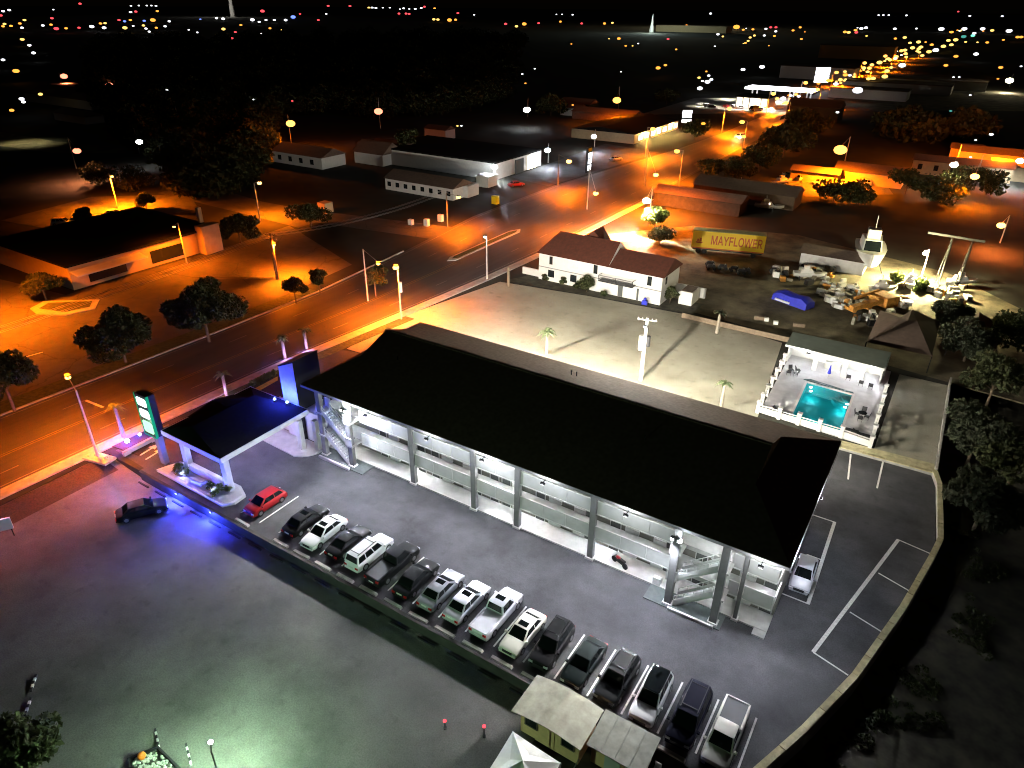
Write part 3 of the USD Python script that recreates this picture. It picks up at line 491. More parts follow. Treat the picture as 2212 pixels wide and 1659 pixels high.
# (length, width, belt height, roof height, cabin: rear base, rear top, front top, front base, rake) lengths from the middle, +x is the front
KIND = dict(sedan=(4.7, 1.8, .92, 1.44, -1.75, -1.05, .35, 1.2), suv=(4.7, 1.86, 1.05, 1.74, -2.2, -1.85, .45, 1.2), hatch=(4.15, 1.76, .95, 1.5, -1.95, -1.35, .45, 1.25),
            wagon=(4.75, 1.84, 1.0, 1.76, -2.3, -2.05, .6, 1.25), van=(5.0, 1.95, 1.05, 1.8, -2.35, -2.1, .75, 1.6), pickup=(5.5, 1.92, 1.05, 1.8, -.35, -.15, .95, 1.65), coupe=(4.5, 1.78, .88, 1.34, -1.6, -.75, .3, 1.1))
def car(kind, col, label, x, y, heading, z=.015, group=None, sunroof=False, rack=False, darkroof=False, cat='car', bedcover=False, scale=1):
    Ln, W, B, R, rb, rt, ft, fb = KIND[kind]; h = Ln / 2; w = W / 2; c, met = CP[col]; pm = paint('paint_' + col, c, met)
    t = thing({'pickup': 'pickup_truck', 'suv': 'sport_utility', 'wagon': 'sport_utility', 'van': 'van'}.get(kind, 'car'), label, cat, (x, y, z), heading, group, scale)
    wr, wb_ = .33 if kind in ('sedan', 'hatch', 'coupe') else .37, .62 * h
    wx = (-wb_, wb_ * 1.02)
    # lower body: rounded sections along the length; the hood and tail drop
    def top(u): 
        a = B
        if u > fb: a = B - .05 - (.16 if kind in ('sedan', 'coupe', 'hatch') else .1) * ((u - fb) / (h - fb)) ** 1.6
        if u < rb and kind != 'pickup': a = B - .02 - .12 * ((rb - u) / (h + rb + 1e-3)) ** 2
        return a
    rings = []
    for u in (-h, -h + .07, -h + .25, -h * .72, rb + .01 if kind != 'pickup' else -.5, -.2, .3, fb, (fb + h) / 2, h - .28, h - .08, h):
        e = abs(u) / h; hw = w * (1 - .1 * max(0, (e - .78) / .22) ** 2) - (.12 if abs(u) >= h - .001 else .02 if abs(u) > h - .1 else 0)
        zb = .2 + (.16 if abs(u) >= h - .001 else .05 if abs(u) > h - .1 else 0); zt = top(u) - (.18 if abs(u) >= h - .001 else .05 if abs(u) > h - .1 else 0)
        rings.append(np.array([(u, -hw * .9, zb), (u, hw * .9, zb), (u, hw * .99, zb + .12), (u, hw, zb * .5 + zt * .5), (u, hw * .97, zt - .1), (u, hw * .86, zt - .015), (u, hw * .4, zt + .012), (u, -hw * .4, zt + .012), (u, -hw * .86, zt - .015), (u, -hw * .97, zt - .1), (u, -hw, zb * .5 + zt * .5), (u, -hw * .99, zb + .12)]))
    rings.sort(key=lambda q: q[0][0])
    m = MB().loft(rings)
    bw, tw = w * .9, w * .72
    lo = [(rb, -bw, B - .03), (fb, -bw * .97, B - .05), (fb, bw * .97, B - .05), (rb, bw, B - .03)]; hi = [(rt, -tw, R - .04), (ft, -tw, R - .02), (ft, tw, R - .02), (rt, tw, R - .04)]
    m.hexa(lo, hi)
    body = m.build('body', pm, t, 35)
    rm = MB(); xm = (rt + ft) / 2
    rm.loft([np.array([(u, -tw * k, R - .045), (u, tw * k, R - .045), (u, tw * .8 * k, R + d), (u, 0, R + d + .012), (u, -tw * .8 * k, R + d)]) for u, k, d in ((rt - .03, .97, -.03), (rt + .12, 1.01, .0), (xm, 1.02, .015), (ft - .12, 1.01, .005), (ft + .03, .97, -.015))])
    roof = rm.build('roof', 'carglass' if darkroof else pm, t, 35)
    if sunroof: MB().box(ft - .62, -.4, R + .01, ft - .12, .4, R + .03).build('sunroof', 'carglass', roof)
    if rack:
        for s in (-1, 1): MB().bar((rt + .1, s * tw * .85, R + .08), (ft - .15, s * tw * .85, R + .08), .05, .05).build('roof_rail', 'chrome' if rack == 2 else 'trimblack', roof)
        for u in (rt + .35, ft - .45): MB().box(u - .03, -tw * .84, R + .05, u + .03, tw * .84, R + .085).build('roof_bar', 'chrome' if rack == 2 else 'trimblack', roof)
    lo, hi = np.array(lo), np.array(hi)
    def pane(name, a, b, c_, d, i0, i1, j0, j1, lift=.012):
        P = lambda u, v: (1 - v) * ((1 - u) * a + u * b) + v * ((1 - u) * d + u * c_)
        n = np.cross(b - a, d - a); n = n / np.linalg.norm(n) * lift
        q = [P(i0, j0), P(i1, j0), P(i1, j1), P(i0, j1)]
        mm = MB(); mm.add([p - n * .5 for p in q] + [p + n for p in q], [[3, 2, 1, 0], [4, 5, 6, 7], [0, 1, 5, 4], [1, 2, 6, 5], [2, 3, 7, 6], [3, 0, 4, 7]]); mm.build(name, 'carglass', t)
    pane('windscreen', lo[1], lo[2], hi[2], hi[1], .05, .95, .1, .96); pane('rear_window', lo[3], lo[0], hi[0], hi[3], .07, .93, .2, .93)
    for a, b, c_, d in ((lo[0], lo[1], hi[1], hi[0]), (lo[2], lo[3], hi[3], hi[2])):
        fwd = a[0] < b[0]
        cuts = ((.06, .4), (.43, .9)) if fwd else ((.1, .57), (.6, .94))
        if kind in ('pickup', 'coupe'): cuts = ((.08, .9),) if fwd else ((.1, .92),)
        if kind in ('van', 'wagon', 'suv'): cuts = ((.05, .3), (.33, .6), (.63, .92)) if fwd else ((.08, .37), (.4, .67), (.7, .95))
        for i0, i1 in cuts: pane('side_window', a, b, c_, d, i0, i1, .16, .9)
    if kind == 'pickup':
        m = MB(); m.box(-h + .1, -w * .78, B + .002, -.5, w * .78, B + .035 if bedcover else B + .02); m.build('truck_bed', 'trimblack' if not bedcover else pm, t)
        m = MB()
        for s in (-1, 1): m.box(-h + .05, s * w * .86 - .05, B - .02, -.42, s * w * .86 + .05, B + .09)
        m.box(-h + .02, -w * .8, B - .02, -h + .1, w * .8, B + .09); m.build('bed_rail', pm, t)
    for u in wx:
        for s in (-1, 1):
            wh = MB().rod((u, s * (w - .2), wr), (u, s * (w + .015), wr), wr, n=16).build('wheel', 'tyre', t); MB().rod((u, s * (w + .0), wr), (u, s * (w + .03), wr), wr * .62, n=10).build('rim', 'rim', wh)
    zf, zr = top(h) - .22, top(-h) - .2
    for s in (-1, 1):
        MB().obox((h - .1, s * w * .68, zf - .08), (.26, .34, .16)).build('headlight', 'lens', t); MB().obox((-h + .1, s * w * .7, zr - .1), (.24, .3, .2)).build('tail_light', 'tail', t)
        MB().obox((fb - .22, s * (w + .09), B - .02), (.16, .2, .15)).build('mirror', pm, t)
    MB().box(h - .09, -w * .5, .36, h + .012, w * .5, .6).build('grille', 'trimblack', t)
    MB().box(h - .1, -w * .84, .24, h + .03, w * .84, .34).build('bumper', 'trimblack' if kind in ('pickup', 'suv') else pm, t); MB().box(-h - .03, -w * .84, .28, -h + .1, w * .84, .44).build('bumper', 'chrome' if kind == 'pickup' else pm, t)
    MB().box(-h - .02, -.26, .55, -h + .06, .26, .67).build('number_plate', 'frame', t)
    return t
G_ = 'cars in the stalls facing the motel'
def stall_car(k, kind, col, label, nose, dy=0, **kw): return car(kind, col, label, 3.65 + 2.74 * (k + .5) + rnd.uniform(-.12, .12), -10.95 + dy, (90 if nose > 0 else -90) + rnd.uniform(-1.5, 1.5), group=G_, **kw)
stall_car(-13, 'hatch', 'red', 'red hatchback parked beside the kerbed island under the canopy', -1, -.1)
stall_car(-11, 'sedan', 'black', 'black sedan with blue glints, first in the row after the empty stall', 1, .1, sunroof=True)
stall_car(-10, 'sedan', 'white', 'white sedan with a dark sunroof next to the blue-glinting black sedan', -1, -.1, sunroof=True)
stall_car(-9, 'coupe', 'black', 'low black coupe squeezed between a white sedan and a white estate', 1, .1)
stall_car(-8, 'wagon', 'white', 'white boxy sport utility with a ribbed roof parked tail to the wall', 1, .1, rack=1)
stall_car(-7, 'pickup', 'charcoal', 'dark pickup truck with an open bed beside the white boxy sport utility', 1, .1, cat='pickup truck')
stall_car(-6, 'sedan', 'charcoal', 'dark grey saloon between the dark pickup and a grey car with sunroof', 1, -.1)
stall_car(-5, 'sedan', 'grey', 'grey sedan with a sunroof and shiny bonnet facing the motel', 1, 0, sunroof=True)
stall_car(-4, 'sedan', 'silver', 'pale silver sedan with sunroof parked between white lines, bonnet to the motel', 1, .1, sunroof=True)
stall_car(-3, 'pickup', 'silver', 'silver pickup truck with covered bed and sunroof, sticking out past its neighbours', 1, .35, sunroof=True, bedcover=True, cat='pickup truck')
stall_car(-2, 'sedan', 'cream', 'off-white sedan with sunroof beside the silver pickup truck', -1, -.1, sunroof=True)
stall_car(-1, 'suv', 'black', 'black sport utility with pale roof rails opposite the tall stair', -1, .1, rack=2)
stall_car(0, 'sedan', 'green', 'very dark green sedan with bright rear glints behind the yellow shed', -1, 0)
stall_car(1, 'suv', 'charcoal', 'charcoal sport utility with a pale roof rack behind the sheds', -1, 0, rack=2)
stall_car(2, 'suv', 'white', 'white crossover with an all-black glass roof', -1, -.1, darkroof=True)
stall_car(3, 'van', 'navy', 'long navy blue minivan in the last stall but one', -1, -.1, rack=1)
stall_car(4, 'pickup', 'cream', 'old white pickup truck in the end stall by the boundary wall', -1, -.1, cat='pickup truck')
car('sedan', 'black', 'black car standing alone on the gravel in the blue light', -41.3, -17.9, 62, -.985)
car('sedan', 'silver', 'silver sedan parked beside the end wall of the motel', 16.95, 8.0, -88, .015)

# ------------------------------------------------------------------ trees and palms
def leaf_cloud(m, centers, n, size, rs):
    """n small folded leaf sprays round the given (centre, radius) clumps, thicker towards each clump's skin"""
    c = np.array([q[0] for q in centers]); r = np.array([q[1] for q in centers]); p = r ** 2 / (r ** 2).sum()
    k = rs.choice(len(c), n, p=p); d = rs.normal(size=(n, 3)); d /= np.linalg.norm(d, axis=1)[:, None]
    pos = c[k] + d * (r[k] * rs.uniform(.45, 1.08, n) ** .6)[:, None] * np.array([1, 1, .8])
    a = rs.normal(size=(n, 3)) + d * .4; a /= np.linalg.norm(a, axis=1)[:, None]; b = np.cross(a, rs.normal(size=(n, 3))); b /= np.linalg.norm(b, axis=1)[:, None]
    s = size * rs.uniform(.6, 1.4, n)[:, None]
    v = np.stack([pos - a * s, pos + b * s * .55, pos + a * s, pos - b * s * .55], 1).reshape(-1, 3); i = np.arange(n)[:, None] * 4
    m.add(v, np.hstack([i, i + 1, i + 2, i + 3]))
def tree(name, label, cat, loc, h, rad, seed, n=3200, size=.24, trunk=.18, mat='leaf', bark='bark', group=None, base=.42, lean=0):
    rs = np.random.default_rng(seed); t = thing(name, label, cat, loc, 0, group); tr = MB()
    tr.rod((0, 0, -.2), (lean * .3, 0, h * base), trunk, trunk * .7, 9); cl_ = []
    for k in range(11):
        a = k * 2.4 + rs.uniform(-.3, .3); q = rad * rs.uniform(.35, .78) if k else 0; z = h * rs.uniform(base + .08, .86)
        e = np.array([lean * .5 + q * math.cos(a), q * math.sin(a), z]); mid = np.array([lean * .3 + q * .4 * math.cos(a), q * .4 * math.sin(a), h * base + (z - h * base) * .45])
        tr.rod((lean * .3, 0, h * base * .96), mid, trunk * .5, trunk * .32, 6); tr.rod(mid, e, trunk * .32, trunk * .1, 5); cl_.append((e, rad * rs.uniform(.28, .46)))
    cl_.append((np.array([lean * .5, 0, h * .8]), rad * .5))
    tr.build('trunk', bark, t); m = MB(); leaf_cloud(m, cl_, n, size, rs); m.build('crown', mat, t); return t
def palm(label, loc, h, seed, nf=16, fl=1.5, mat='frond', group='young palms by the motel', cat='palm'):
    rs = np.random.default_rng(seed); t = thing('palm_tree', label, cat, loc, 0, group); tr = MB()
    for k in range(5): tr.rod((0, 0, h * k / 5), (0, 0, h * (k + 1) / 5 + .01), .24 - .014 * k, .23 - .014 * k, 10)
    tr.build('trunk', 'trunk', t)
    m = MB()
    for k in range(nf):
        a = k * 2.399 + rs.uniform(-.2, .2); up = rs.uniform(.1, 1.05); P = []
        for j in range(6):
            s = j / 5; P.append(np.array([math.cos(a) * fl * s * math.cos(up * .9), math.sin(a) * fl * s * math.cos(up * .9), h + fl * (math.sin(up) * s - .75 * s * s)]))
        side = np.array([-math.sin(a), math.cos(a), 0])
        for j in range(5):
            w0, w1 = .26 * math.sin(math.pi * min(1, .15 + j / 5.3)), .26 * math.sin(math.pi * min(1, .15 + (j + 1) / 5.3))
            dz = np.array([0, 0, -.1])
            m.add([P[j], P[j + 1], P[j + 1] + side * w1 + dz, P[j] + side * w0 + dz], [[0, 1, 2, 3]]); m.add([P[j + 1], P[j], P[j] - side * w0 + dz, P[j + 1] - side * w1 + dz], [[0, 1, 2, 3]])
    m.build('crown', mat, t); return t
palm('young palm in the sandy lot right behind the motel roof', (-24.6, 34.6, 0), 3.6, 1, 16, 1.6); palm('thin palm at the far edge of the sandy lot before the scrapyard', (-6.2, 55.5, 0), 3.6, 2, 12, 1.3, 'leaf_pale')
palm('small palm at the corner of the sandy lot near the pool railing', (1.5, 33.4, 0), 3.6, 3, 10, 1.2)
for k, (q, d) in enumerate((((-54.92,12.76), 'palm with a lilac-lit trunk on the roadside strip behind the blue pylon'), ((-54.52,16.48), 'palm with lilac-lit trunk farther up the roadside strip from the pylon'), ((-52.76,1.24), 'palm with forked crown and bright trunk on the grass strip by the canopy roof'), ((-54.55,-11.54), 'dark palm lit blue from below beside the tall green sign'))):
    palm(d, (*q, 0), 3.3 if k < 3 else 4.2, 10 + k, 13, 1.2); glow((q[0] + .6, q[1] - .6, 1.0), 60 if k < 3 else 90, (.5, .3, 1.) if k < 3 else BLU, .08)
tree('oak_tree', 'broad dark oak, largest of the row on the far side of the road', 'tree', (*(-68.78,10.49), 0), 8.6, 5.2, 21, 8000, .3, .24, group='trees along the far verge')
tree('oak_tree', 'round dark oak standing beside the kerbed bay, second along the far verge', 'tree', (*(-72.57,-0.27), 0), 6.6, 4.8, 22, 7000, .28, .22, group='trees along the far verge')
tree('oak_tree', 'dark tree cut by the edge of the picture beyond the road', 'tree', (*(-71.37,-15.42), 0), 7.4, 4.0, 23, 5200, .28, .2, group='trees along the far verge')
tree('oak_tree', 'small round tree on a thin trunk by the utility pole with crossarms', 'tree', (*(-69.69,28.23), 0), 4.7, 1.9, 24, 1800, .24, .12, group='trees along the far verge')
tree('oak_tree', 'small tree just beyond the thin-trunked one on the far verge', 'tree', (*(-69.66,33.67), 0), 4.6, 1.8, 25, 1700, .24, .12, group='trees along the far verge')
tree('oak_tree', 'low dark tree beside the flat-roofed building across the road', 'tree', (*(-105.87,5.93), 0), 4.4, 3.2, 26, 2600, .28, .16)
tree('oak_tree', 'dark bushy tree by the crossarm pole near the orange side street', 'tree', (*(-105.22,45.22), 0), 5.5, 4.2, 27, 3500, .3, .2)
tree('oak_tree', 'round dark tree beyond the corner of the side street', 'tree', (*(-102.17,62.09), 0), 4.4, 4.4, 28, 3500, .3, .2)
tree('oak_tree', 'tree with an orange glow on its crown at the road corner beside the sodium lamp', 'tree', (*(-60.72,38.04), 0), 5.4, 2.2, 29, 1600, .26, .14)
for k, (x, y, h, r_) in enumerate(((188, 492, 4.4, 2.2), (318, 455, 4.4, 2.2), (215, 400, 5, 5.5), (300, 410, 5, 6), (880, 345, 10, 3.6))):
    tree('oak_tree', ['little dark tree between the yellow-lit cars behind the flat-roofed building', 'little dark tree at the end of the orange lot behind the flat-roofed building', 'dark wide tree beneath the red-tinted lamp at the far left', 'dark clump of trees next to the red-tinted lamp', 'tall dark conifer between the grey house and the long shop'][k], 'tree', (*gxy(x, y, 0)[:2], 0), h, r_, 40 + k, 1800, .35, .18, base=.3)
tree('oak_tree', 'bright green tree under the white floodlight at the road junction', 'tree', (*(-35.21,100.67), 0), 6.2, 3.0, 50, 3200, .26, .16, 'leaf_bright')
tree('oak_tree', 'dark shrub tree below the bright green tree at the junction', 'tree', (*(-31.08,93.95), 0), 3.4, 3.2, 51, 1800, .26, .14)
for k, (x, y, h, r_, z) in enumerate(((2075, 800, 8, 4.2, -1.5), (2085, 1010, 8.5, 4.3, -1.5), (2100, 1150, 7.5, 3.9, -1.5), (2125, 890, 9.5, 4.3, -1.5), (2190, 780, 9, 5.2, -1.5), (2170, 1060, 8, 4.5, -1.5), (2040, 735, 7, 3.2, -1.5))):
    tree('tall_tree', ['pale-sided tree behind the brown tent roofs beside the pool dirt', 'leafy tree leaning over the thin grey wall level with the pool', 'leafy tree at the corner where the boundary wall turns', 'tall tree in the dark belt, one row behind the wall by the pool', 'dark tree at the picture edge behind the second tent', 'dark tree deep in the belt behind the wall corner', 'feathery tree against the front of the larger brown tent'][k], 'tree', (*gxy(x, y, z)[:2], z), h * .86, r_ * .9, 60 + k, 3400, .3, .2, 'leaf_pale' if k in (0, 1, 2, 6) else 'leaf', group='tree belt behind the pool')
tree('oak_tree', 'dark bush at the bottom corner of the gravel lot', 'tree', (-22.6, -37.9, -1.2), 3.6, 2.6, 71, 2600, .24, .12)
# bank scrub: low clumps nobody could count
m = MB(); rs = np.random.default_rng(5); cs = []
for k in range(70):
    y = rs.uniform(-22, 28); x = np.interp(y, [-18, -7.7, 8.2, 19.7, 30], [20.5, 24.5, 29, 31.5, 31]) + rs.normal() * 1.1; cs.append((np.array([x, y, -1.4]), rs.uniform(.3, .8)))
leaf_cloud(m, cs, 5200, .17, rs); tag(m.build('scrub', 'leaf'), 'low scrub and litter along the dark bank outside the boundary wall', 'scrub', kind='stuff')
# ------------------------------------------------------------------ swimming pool
po = thing('swimming_pool', 'teal lit swimming pool in a white-railed deck behind the motel', 'pool')
D = [(5.9, 34.9), (18.7, 34.0), (18.3, 56), (5.2, 56)]; W_ = [(8.6, 47.6), (9.9, 46.2), (14.0, 45.9), (14.9, 46.6), (15.3, 45.5), (15.0, 35.7), (9.6, 35.6)]; W_ = [(9.2, 46.2), (14.9, 45.9), (15.2, 35.5), (9.6, 35.5)]
wp = Polygon(W_).buffer(.01); MB().prism(Polygon(D).difference(wp), -.05, .12).build('deck', 'deck', po)
m = MB(); m.prism(wp.buffer(-.02), -1.62, -1.5); m.prism(Polygon(wp.buffer(.12).exterior, [wp.buffer(-.015).exterior]), -1.5, .02); m.build('basin', 'basin', po)
MB().prism(Polygon(wp.buffer(.28).exterior, [wp.buffer(.0).exterior]), .122, .15).build('coping', 'white', po)
wv, wf = trimesh.creation.triangulate_polygon(wp.buffer(-.03), engine='earcut'); MB().add(np.c_[wv, np.full(len(wv), -.05)], wf).build('water', 'water', po)
MB().prism(Polygon([(8.6, 46.75), (9.4, 47.35), (10.9, 47.1), (13.3, 46.75), (14.9, 46.6), (15.0, 46.3), (13.3, 46.3), (10.9, 46.5), (9.6, 46.6)]), .122, .2).build('dark_edge', 'tile', po)
for x, y in ((9.9, 45.3), (10.1, 44.2), (14.8, 43.2), (14.7, 42.2)): MB().ball((x, y, .0), .2, 1, (1, 1, .5)).build('pool_lamp', 'e_white', po)
for x, y in ((10.4, 44.6), (14.3, 43), (12.2, 39)): glow((x, y, -.75), 38, (.75, 1., 1.), .12)
for s in range(4): MB().prism(Polygon([(13.7 - s * .35, 45.6), (14.6, 45.6), (14.8, 44.4 - s * .3), (14.1 - s * .3, 44.6)]), -1.5, -.2 - s * .25).build('step', 'basin', po)
# posts and rails round it
def fence(name, label, pts, rails, posts_at, h=1.15):
    t = thing(name, label, 'fence')
    for (x0, y0), (x1, y1) in zip(pts, pts[1:]):
        for z, hh in rails: MB().bar((x0, y0, .12 + z), (x1, y1, .12 + z), .07, hh).build('rail', 'white', t)
    for x, y in posts_at:
        p = MB().box(x - .2, y - .2, .0, x + .2, y + .2, h + .35).build('post', 'white', t); MB().obox((x, y, h + .351), (.56, .56, .14)).build('post_cap', 'white', p)
fence('pool_fence', 'white post and panel fence along the motel side of the pool', [(5.7, 34.7), (15.5, 34.3), (18.75, 33.8)], ((.4, .74), (1.0, .1)), [(5.7, 34.7), (8.3, 34.6), (10.6, 34.5), (13.0, 34.4), (15.5, 34.3), (18.75, 33.8)])
fence('pool_fence', 'white posted fence between the pool deck and the sandy lot', [(5.7, 34.7), (5.1, 51)], ((.4, .12), (.95, .12)), [(5.6, 37.0), (5.5, 39.7), (5.4, 42.4), (5.3, 45.1), (5.2, 47.8), (5.1, 50.3)])
fence('pool_fence', 'white posted fence between the pool deck and the rutted dirt', [(18.75, 33.8), (18.35, 50.2)], ((.4, .12), (.95, .12)), [(18.7, 36.6), (18.6, 39.5), (18.55, 42.4), (18.5, 45.3), (18.4, 48.2)])
pv = thing('pool_pavilion', 'open white pavilion with a grey-green roof at the back of the pool', 'pavilion')
MB().box(5.2, 53.8, .12, 17.7, 54.0, 3.2).build('back_wall', 'white', pv); 
for x in (5.2, 17.3): MB().box(x, 51.2, .12, x + .2, 53.8, 3.1).build('side_wall', 'white', pv)
m = MB(); m.hexa([(4.9, 50.1, 3.0), (17.6, 49.6, 3.0), (17.7, 54.8, 3.25), (4.8, 54.4, 3.25)], [(4.9, 50.1, 3.12), (17.6, 49.6, 3.12), (17.7, 54.8, 3.4), (4.8, 54.4, 3.4)]); m.build('roof', 'greenroof', pv)
MB().bar((4.9, 50.06, 2.98), (17.6, 49.56, 2.98), .06, .3).build('fascia', 'white', pv)
for x, y in ((9.1, 50.7), (12.9, 50.6), (15.1, 50.5)): MB().box(x - .3, y - .3, .12, x + .3, y + .3, 2.98).build('column', 'white', pv)
MB().box(10.2, 52.0, .12, 12.2, 52.7, 1.1).build('counter', 'white', pv)
for x in (7.2, 11., 13.6, 16.4): MB().rod((x, 52.6, 2.9), (x, 52.6, 3.0), .2, n=12).build('ceiling_lamp', 'e_white', pv); glow((x, 51.8, 2.75), 70, (.95, .97, 1.), .1)
for x in (7.5, 16.2): MB().box(x - .2, 49.72, 2.6, x + .2, 49.95, 2.85).build('lamp', 'e_white', pv); glow((x, 49.6, 2.8), 140, (.9, .92, 1.), .1)
def chair_pair(label, x, y, rz, n='garden_chair'):
    t = thing(n, label, 'chair', (x, y, .125), rz, 'dark chairs on the pool deck')
    MB().box(-.28, -.28, .38, .28, .28, .46).build('seat', 'dark', t); MB().hexa([(-.28, .22, .46), (.28, .22, .46), (.28, .28, .46), (-.28, .28, .46)], [(-.28, .36, .95), (.28, .36, .95), (.28, .42, .95), (-.28, .42, .95)]).build('backrest', 'dark', t)
    for a in (-.24, .24):
        for b in (-.24, .24): MB().box(a - .02, b - .02, 0, a + .02, b + .02, .379).build('leg', 'dark', t)
for k, (x, y) in enumerate(((6.6, 48.1), (7.4, 48.5), (6.5, 47.1), (7.4, 47.2))): chair_pair('dark garden chair in the cluster by the sandy-lot fence of the pool', x, y, 40 + 80 * k)
for k, (x, y) in enumerate(((13.7, 50.0), (15.4, 49.2), (16.6, 49.0))): chair_pair(['dark chair beside the middle white column of the pavilion', 'dark chair below the white column farthest from the sandy lot', 'dark chair nearest the rutted dirt under the pavilion edge'][k], x, y, 180)
for k, (x, y) in enumerate(((16.9, 41.2), (16.3, 40.3), (17.4, 40.2), (16.8, 39.3))): chair_pair('dark chair round the glass table on the deck beside the pool', x, y, [0, 90, -90, 180][k])
tb = thing('glass_table', 'round glass table among dark chairs beside the pool', 'table', (16.85, 40.3, .125)); MB().rod((0, 0, .68), (0, 0, .72), .5, n=20).build('table_top', 'glass', tb); MB().rod((0, 0, 0), (0, 0, .68), .05).build('leg', 'dark', tb)
def lounger(label, x, y, rz):
    t = thing('sun_lounger', label, 'lounger', (x, y, .125), rz, 'dark loungers by the pool')
    MB().box(-.32, -.95, .28, .32, .45, .38).build('seat', 'dark', t); MB().hexa([(-.32, .45, .28), (.32, .45, .28), (.32, .5, .38), (-.32, .5, .38)], [(-.32, .98, .68), (.32, .98, .68), (.32, 1.02, .74), (-.32, 1.02, .74)]).build('backrest', 'dark', t)
    for a in (-.28, .28):
        for b in (-.85, .35): MB().box(a - .03, b - .03, 0, a + .03, b + .03, .279).build('leg', 'dark', t)
lounger('dark lounger at the corner of the deck by the motel-side fence', 16.2, 35.9, 90); lounger('dark lounger next to the dirt-side fence', 17.5, 35.6, 90); lounger('dark lounger pushed against the motel-side fence near the sandy lot', 8.2, 35.7, 80)
for k, (x, y, z) in enumerate(((7.6, 55.1, 1.6), (7.6, 55.1, .9))):
    tag(MB().box(x - .3, y - 1.42, z, x + .3, y - 1.31, z + .4).build('notice_board', 'dark'), ['upper black notice on the white pavilion wall', 'lower black notice on the white pavilion wall'][k], 'sign')
um = thing('pool_umbrella', 'folded blue umbrella standing at the head of the pool', 'umbrella', (11.3, 49.0, .125)); MB().rod((0, 0, 0), (0, 0, 2.1), .03).build('pole', 'steel', um); MB().rod((0, 0, .75), (0, 0, 2.05), .24, .05, 10).build('canopy', 'bluetarp', um)
# ------------------------------------------------------------------ white two-storey house with red roof
ho = thing('white_house', 'white two-storey house with a dark red roof beyond the sandy lot', 'building')
hx0, hx1, hxm, hy0, hy1 = -41.8, -18, -28.2, 61.4, 69.6
MB().box(hx0, hy0, 0, hx1, hy1, 5.0).build('wall', 'white', ho)
m = MB(); e = 5.0
def gable(m, x0, x1, y0, y1, e, rz, hip0=0, hip1=0, o=.4):
    yc = (y0 + y1) / 2; y0 -= o; y1 += o; x0 -= o; x1 += o
    m.add([(x0, y0, e), (x1, y0, e), (x1, y1, e), (x0, y1, e), (x0 + hip0, yc, rz), (x1 - hip1, yc, rz)], [[0, 1, 5], [0, 5, 4], [2, 3, 4], [2, 4, 5], [3, 0, 4], [1, 2, 5], [0, 3, 2], [0, 2, 1]])
gable(m, hx0, hxm, hy0, hy1, e, 8.3, 2.4, 0); m.build('roof', 'redroof', ho)
m = MB(); gable(m, hxm + .41, hx1, hy0, hy1, e - .03, 7.2, 0, 0, .38); m.build('roof', 'redroof', ho, label='lower section of the red roof')
MB().add([(hxm + .42, hy0 - .05, e + .2), (hxm + .42, hy1 + .05, e + .2), (hxm + .42, 65.5, 8.25), (hxm + .36, hy0 - .05, e + .2), (hxm + .36, hy1 + .05, e + .2), (hxm + .36, 65.5, 8.25)], [[0, 1, 2], [3, 5, 4], [0, 2, 5], [0, 5, 3], [1, 4, 5], [1, 5, 2]]).build('gable_wall', 'white', ho)
MB().add([(hx1 + .01, hy0, 4.9), (hx1 + .01, hy1, 4.9), (hx1 + .01, 65.5, 7.0)], [[0, 1, 2]]).build('gable_wall', 'white', ho)
m = MB(); m.add([(-35.6, 66, 7.4), (-31.2, 66, 7.4), (-33.4, 66, 9.2), (-33.4, 70, 9.2), (-35.6, 70, 6.2), (-31.2, 70, 6.2)], [[0, 1, 2], [0, 2, 3], [0, 3, 4], [1, 5, 3], [1, 3, 2]]); m.build('dormer_roof', 'redroof', ho)
MB().box(hx0, hy0 - .06, 2.42, hx1 + .06, hy0 - .001, 2.56).build('band', 'column', ho)
for x, z, w_, h_ in ((-39.6, 3.2, .7, 1.5), (-30.7, 3.2, .8, 1.6), (-20.6, 3.1, .8, 1.6), (-39.8, .8, 1.3, 1.35), (-35.2, .8, 1.3, 1.35), (-34.6, 3.4, .7, 1.0)):
    p = MB().box(x, hy0 - .05, z, x + w_, hy0 + .05, z + h_).build('window', 'glass' if x != -34.6 else 'white', ho); f_ = MB()
    for a, b, c0, d0 in ((x - .1, x, z, z + h_), (x + w_, x + w_ + .1, z, z + h_), (x - .1, x + w_ + .1, z + h_, z + h_ + .1), (x - .1, x + w_ + .1, z - .1, z)): f_.box(a, hy0 - .09, c0, b, hy0 - .002, d0)
    f_.build('frame', 'white', p)
MB().box(hx1 - .02, 63.0, 3.2, hx1 + .04, 63.7, 4.5).build('window', 'glass', ho)
for x, w_ in ((-25.8, .9), (-22.3, .35)): MB().box(x, hy0 - .06, .05, x + w_, hy0 + .05, 2.15).build('door', 'door', ho)
bl = MB().box(-29, hy0 - 1.5, 2.56, -22.6, hy0 - .07, 2.72).build('balcony', 'dark', ho)
m = MB()
for z in (3.0, 3.3, 3.6): m.box(-29, hy0 - 1.5, z, -22.6, hy0 - 1.44, z + .07)
for x in (-29, -25.8, -22.66): m.box(x, hy0 - 1.52, 2.721, x + .08, hy0 - 1.43, 3.7)
for x in (-29, -22.66): m.box(x, hy0 - 1.42, 3.6, x + .06, hy0 - .08, 3.67)
m.build('balustrade', 'dark', bl)
an = thing('small_annexe', 'small white flat-topped outbuilding beside the red-roofed house', 'building'); MB().box(-15.7, 64.0, 0, -13.4, 67.6, 2.3).build('wall', 'white', an); MB().box(-15.5, 64.2, 2.2, -13.6, 67.4, 2.34).build('roof', 'brownroof', an)
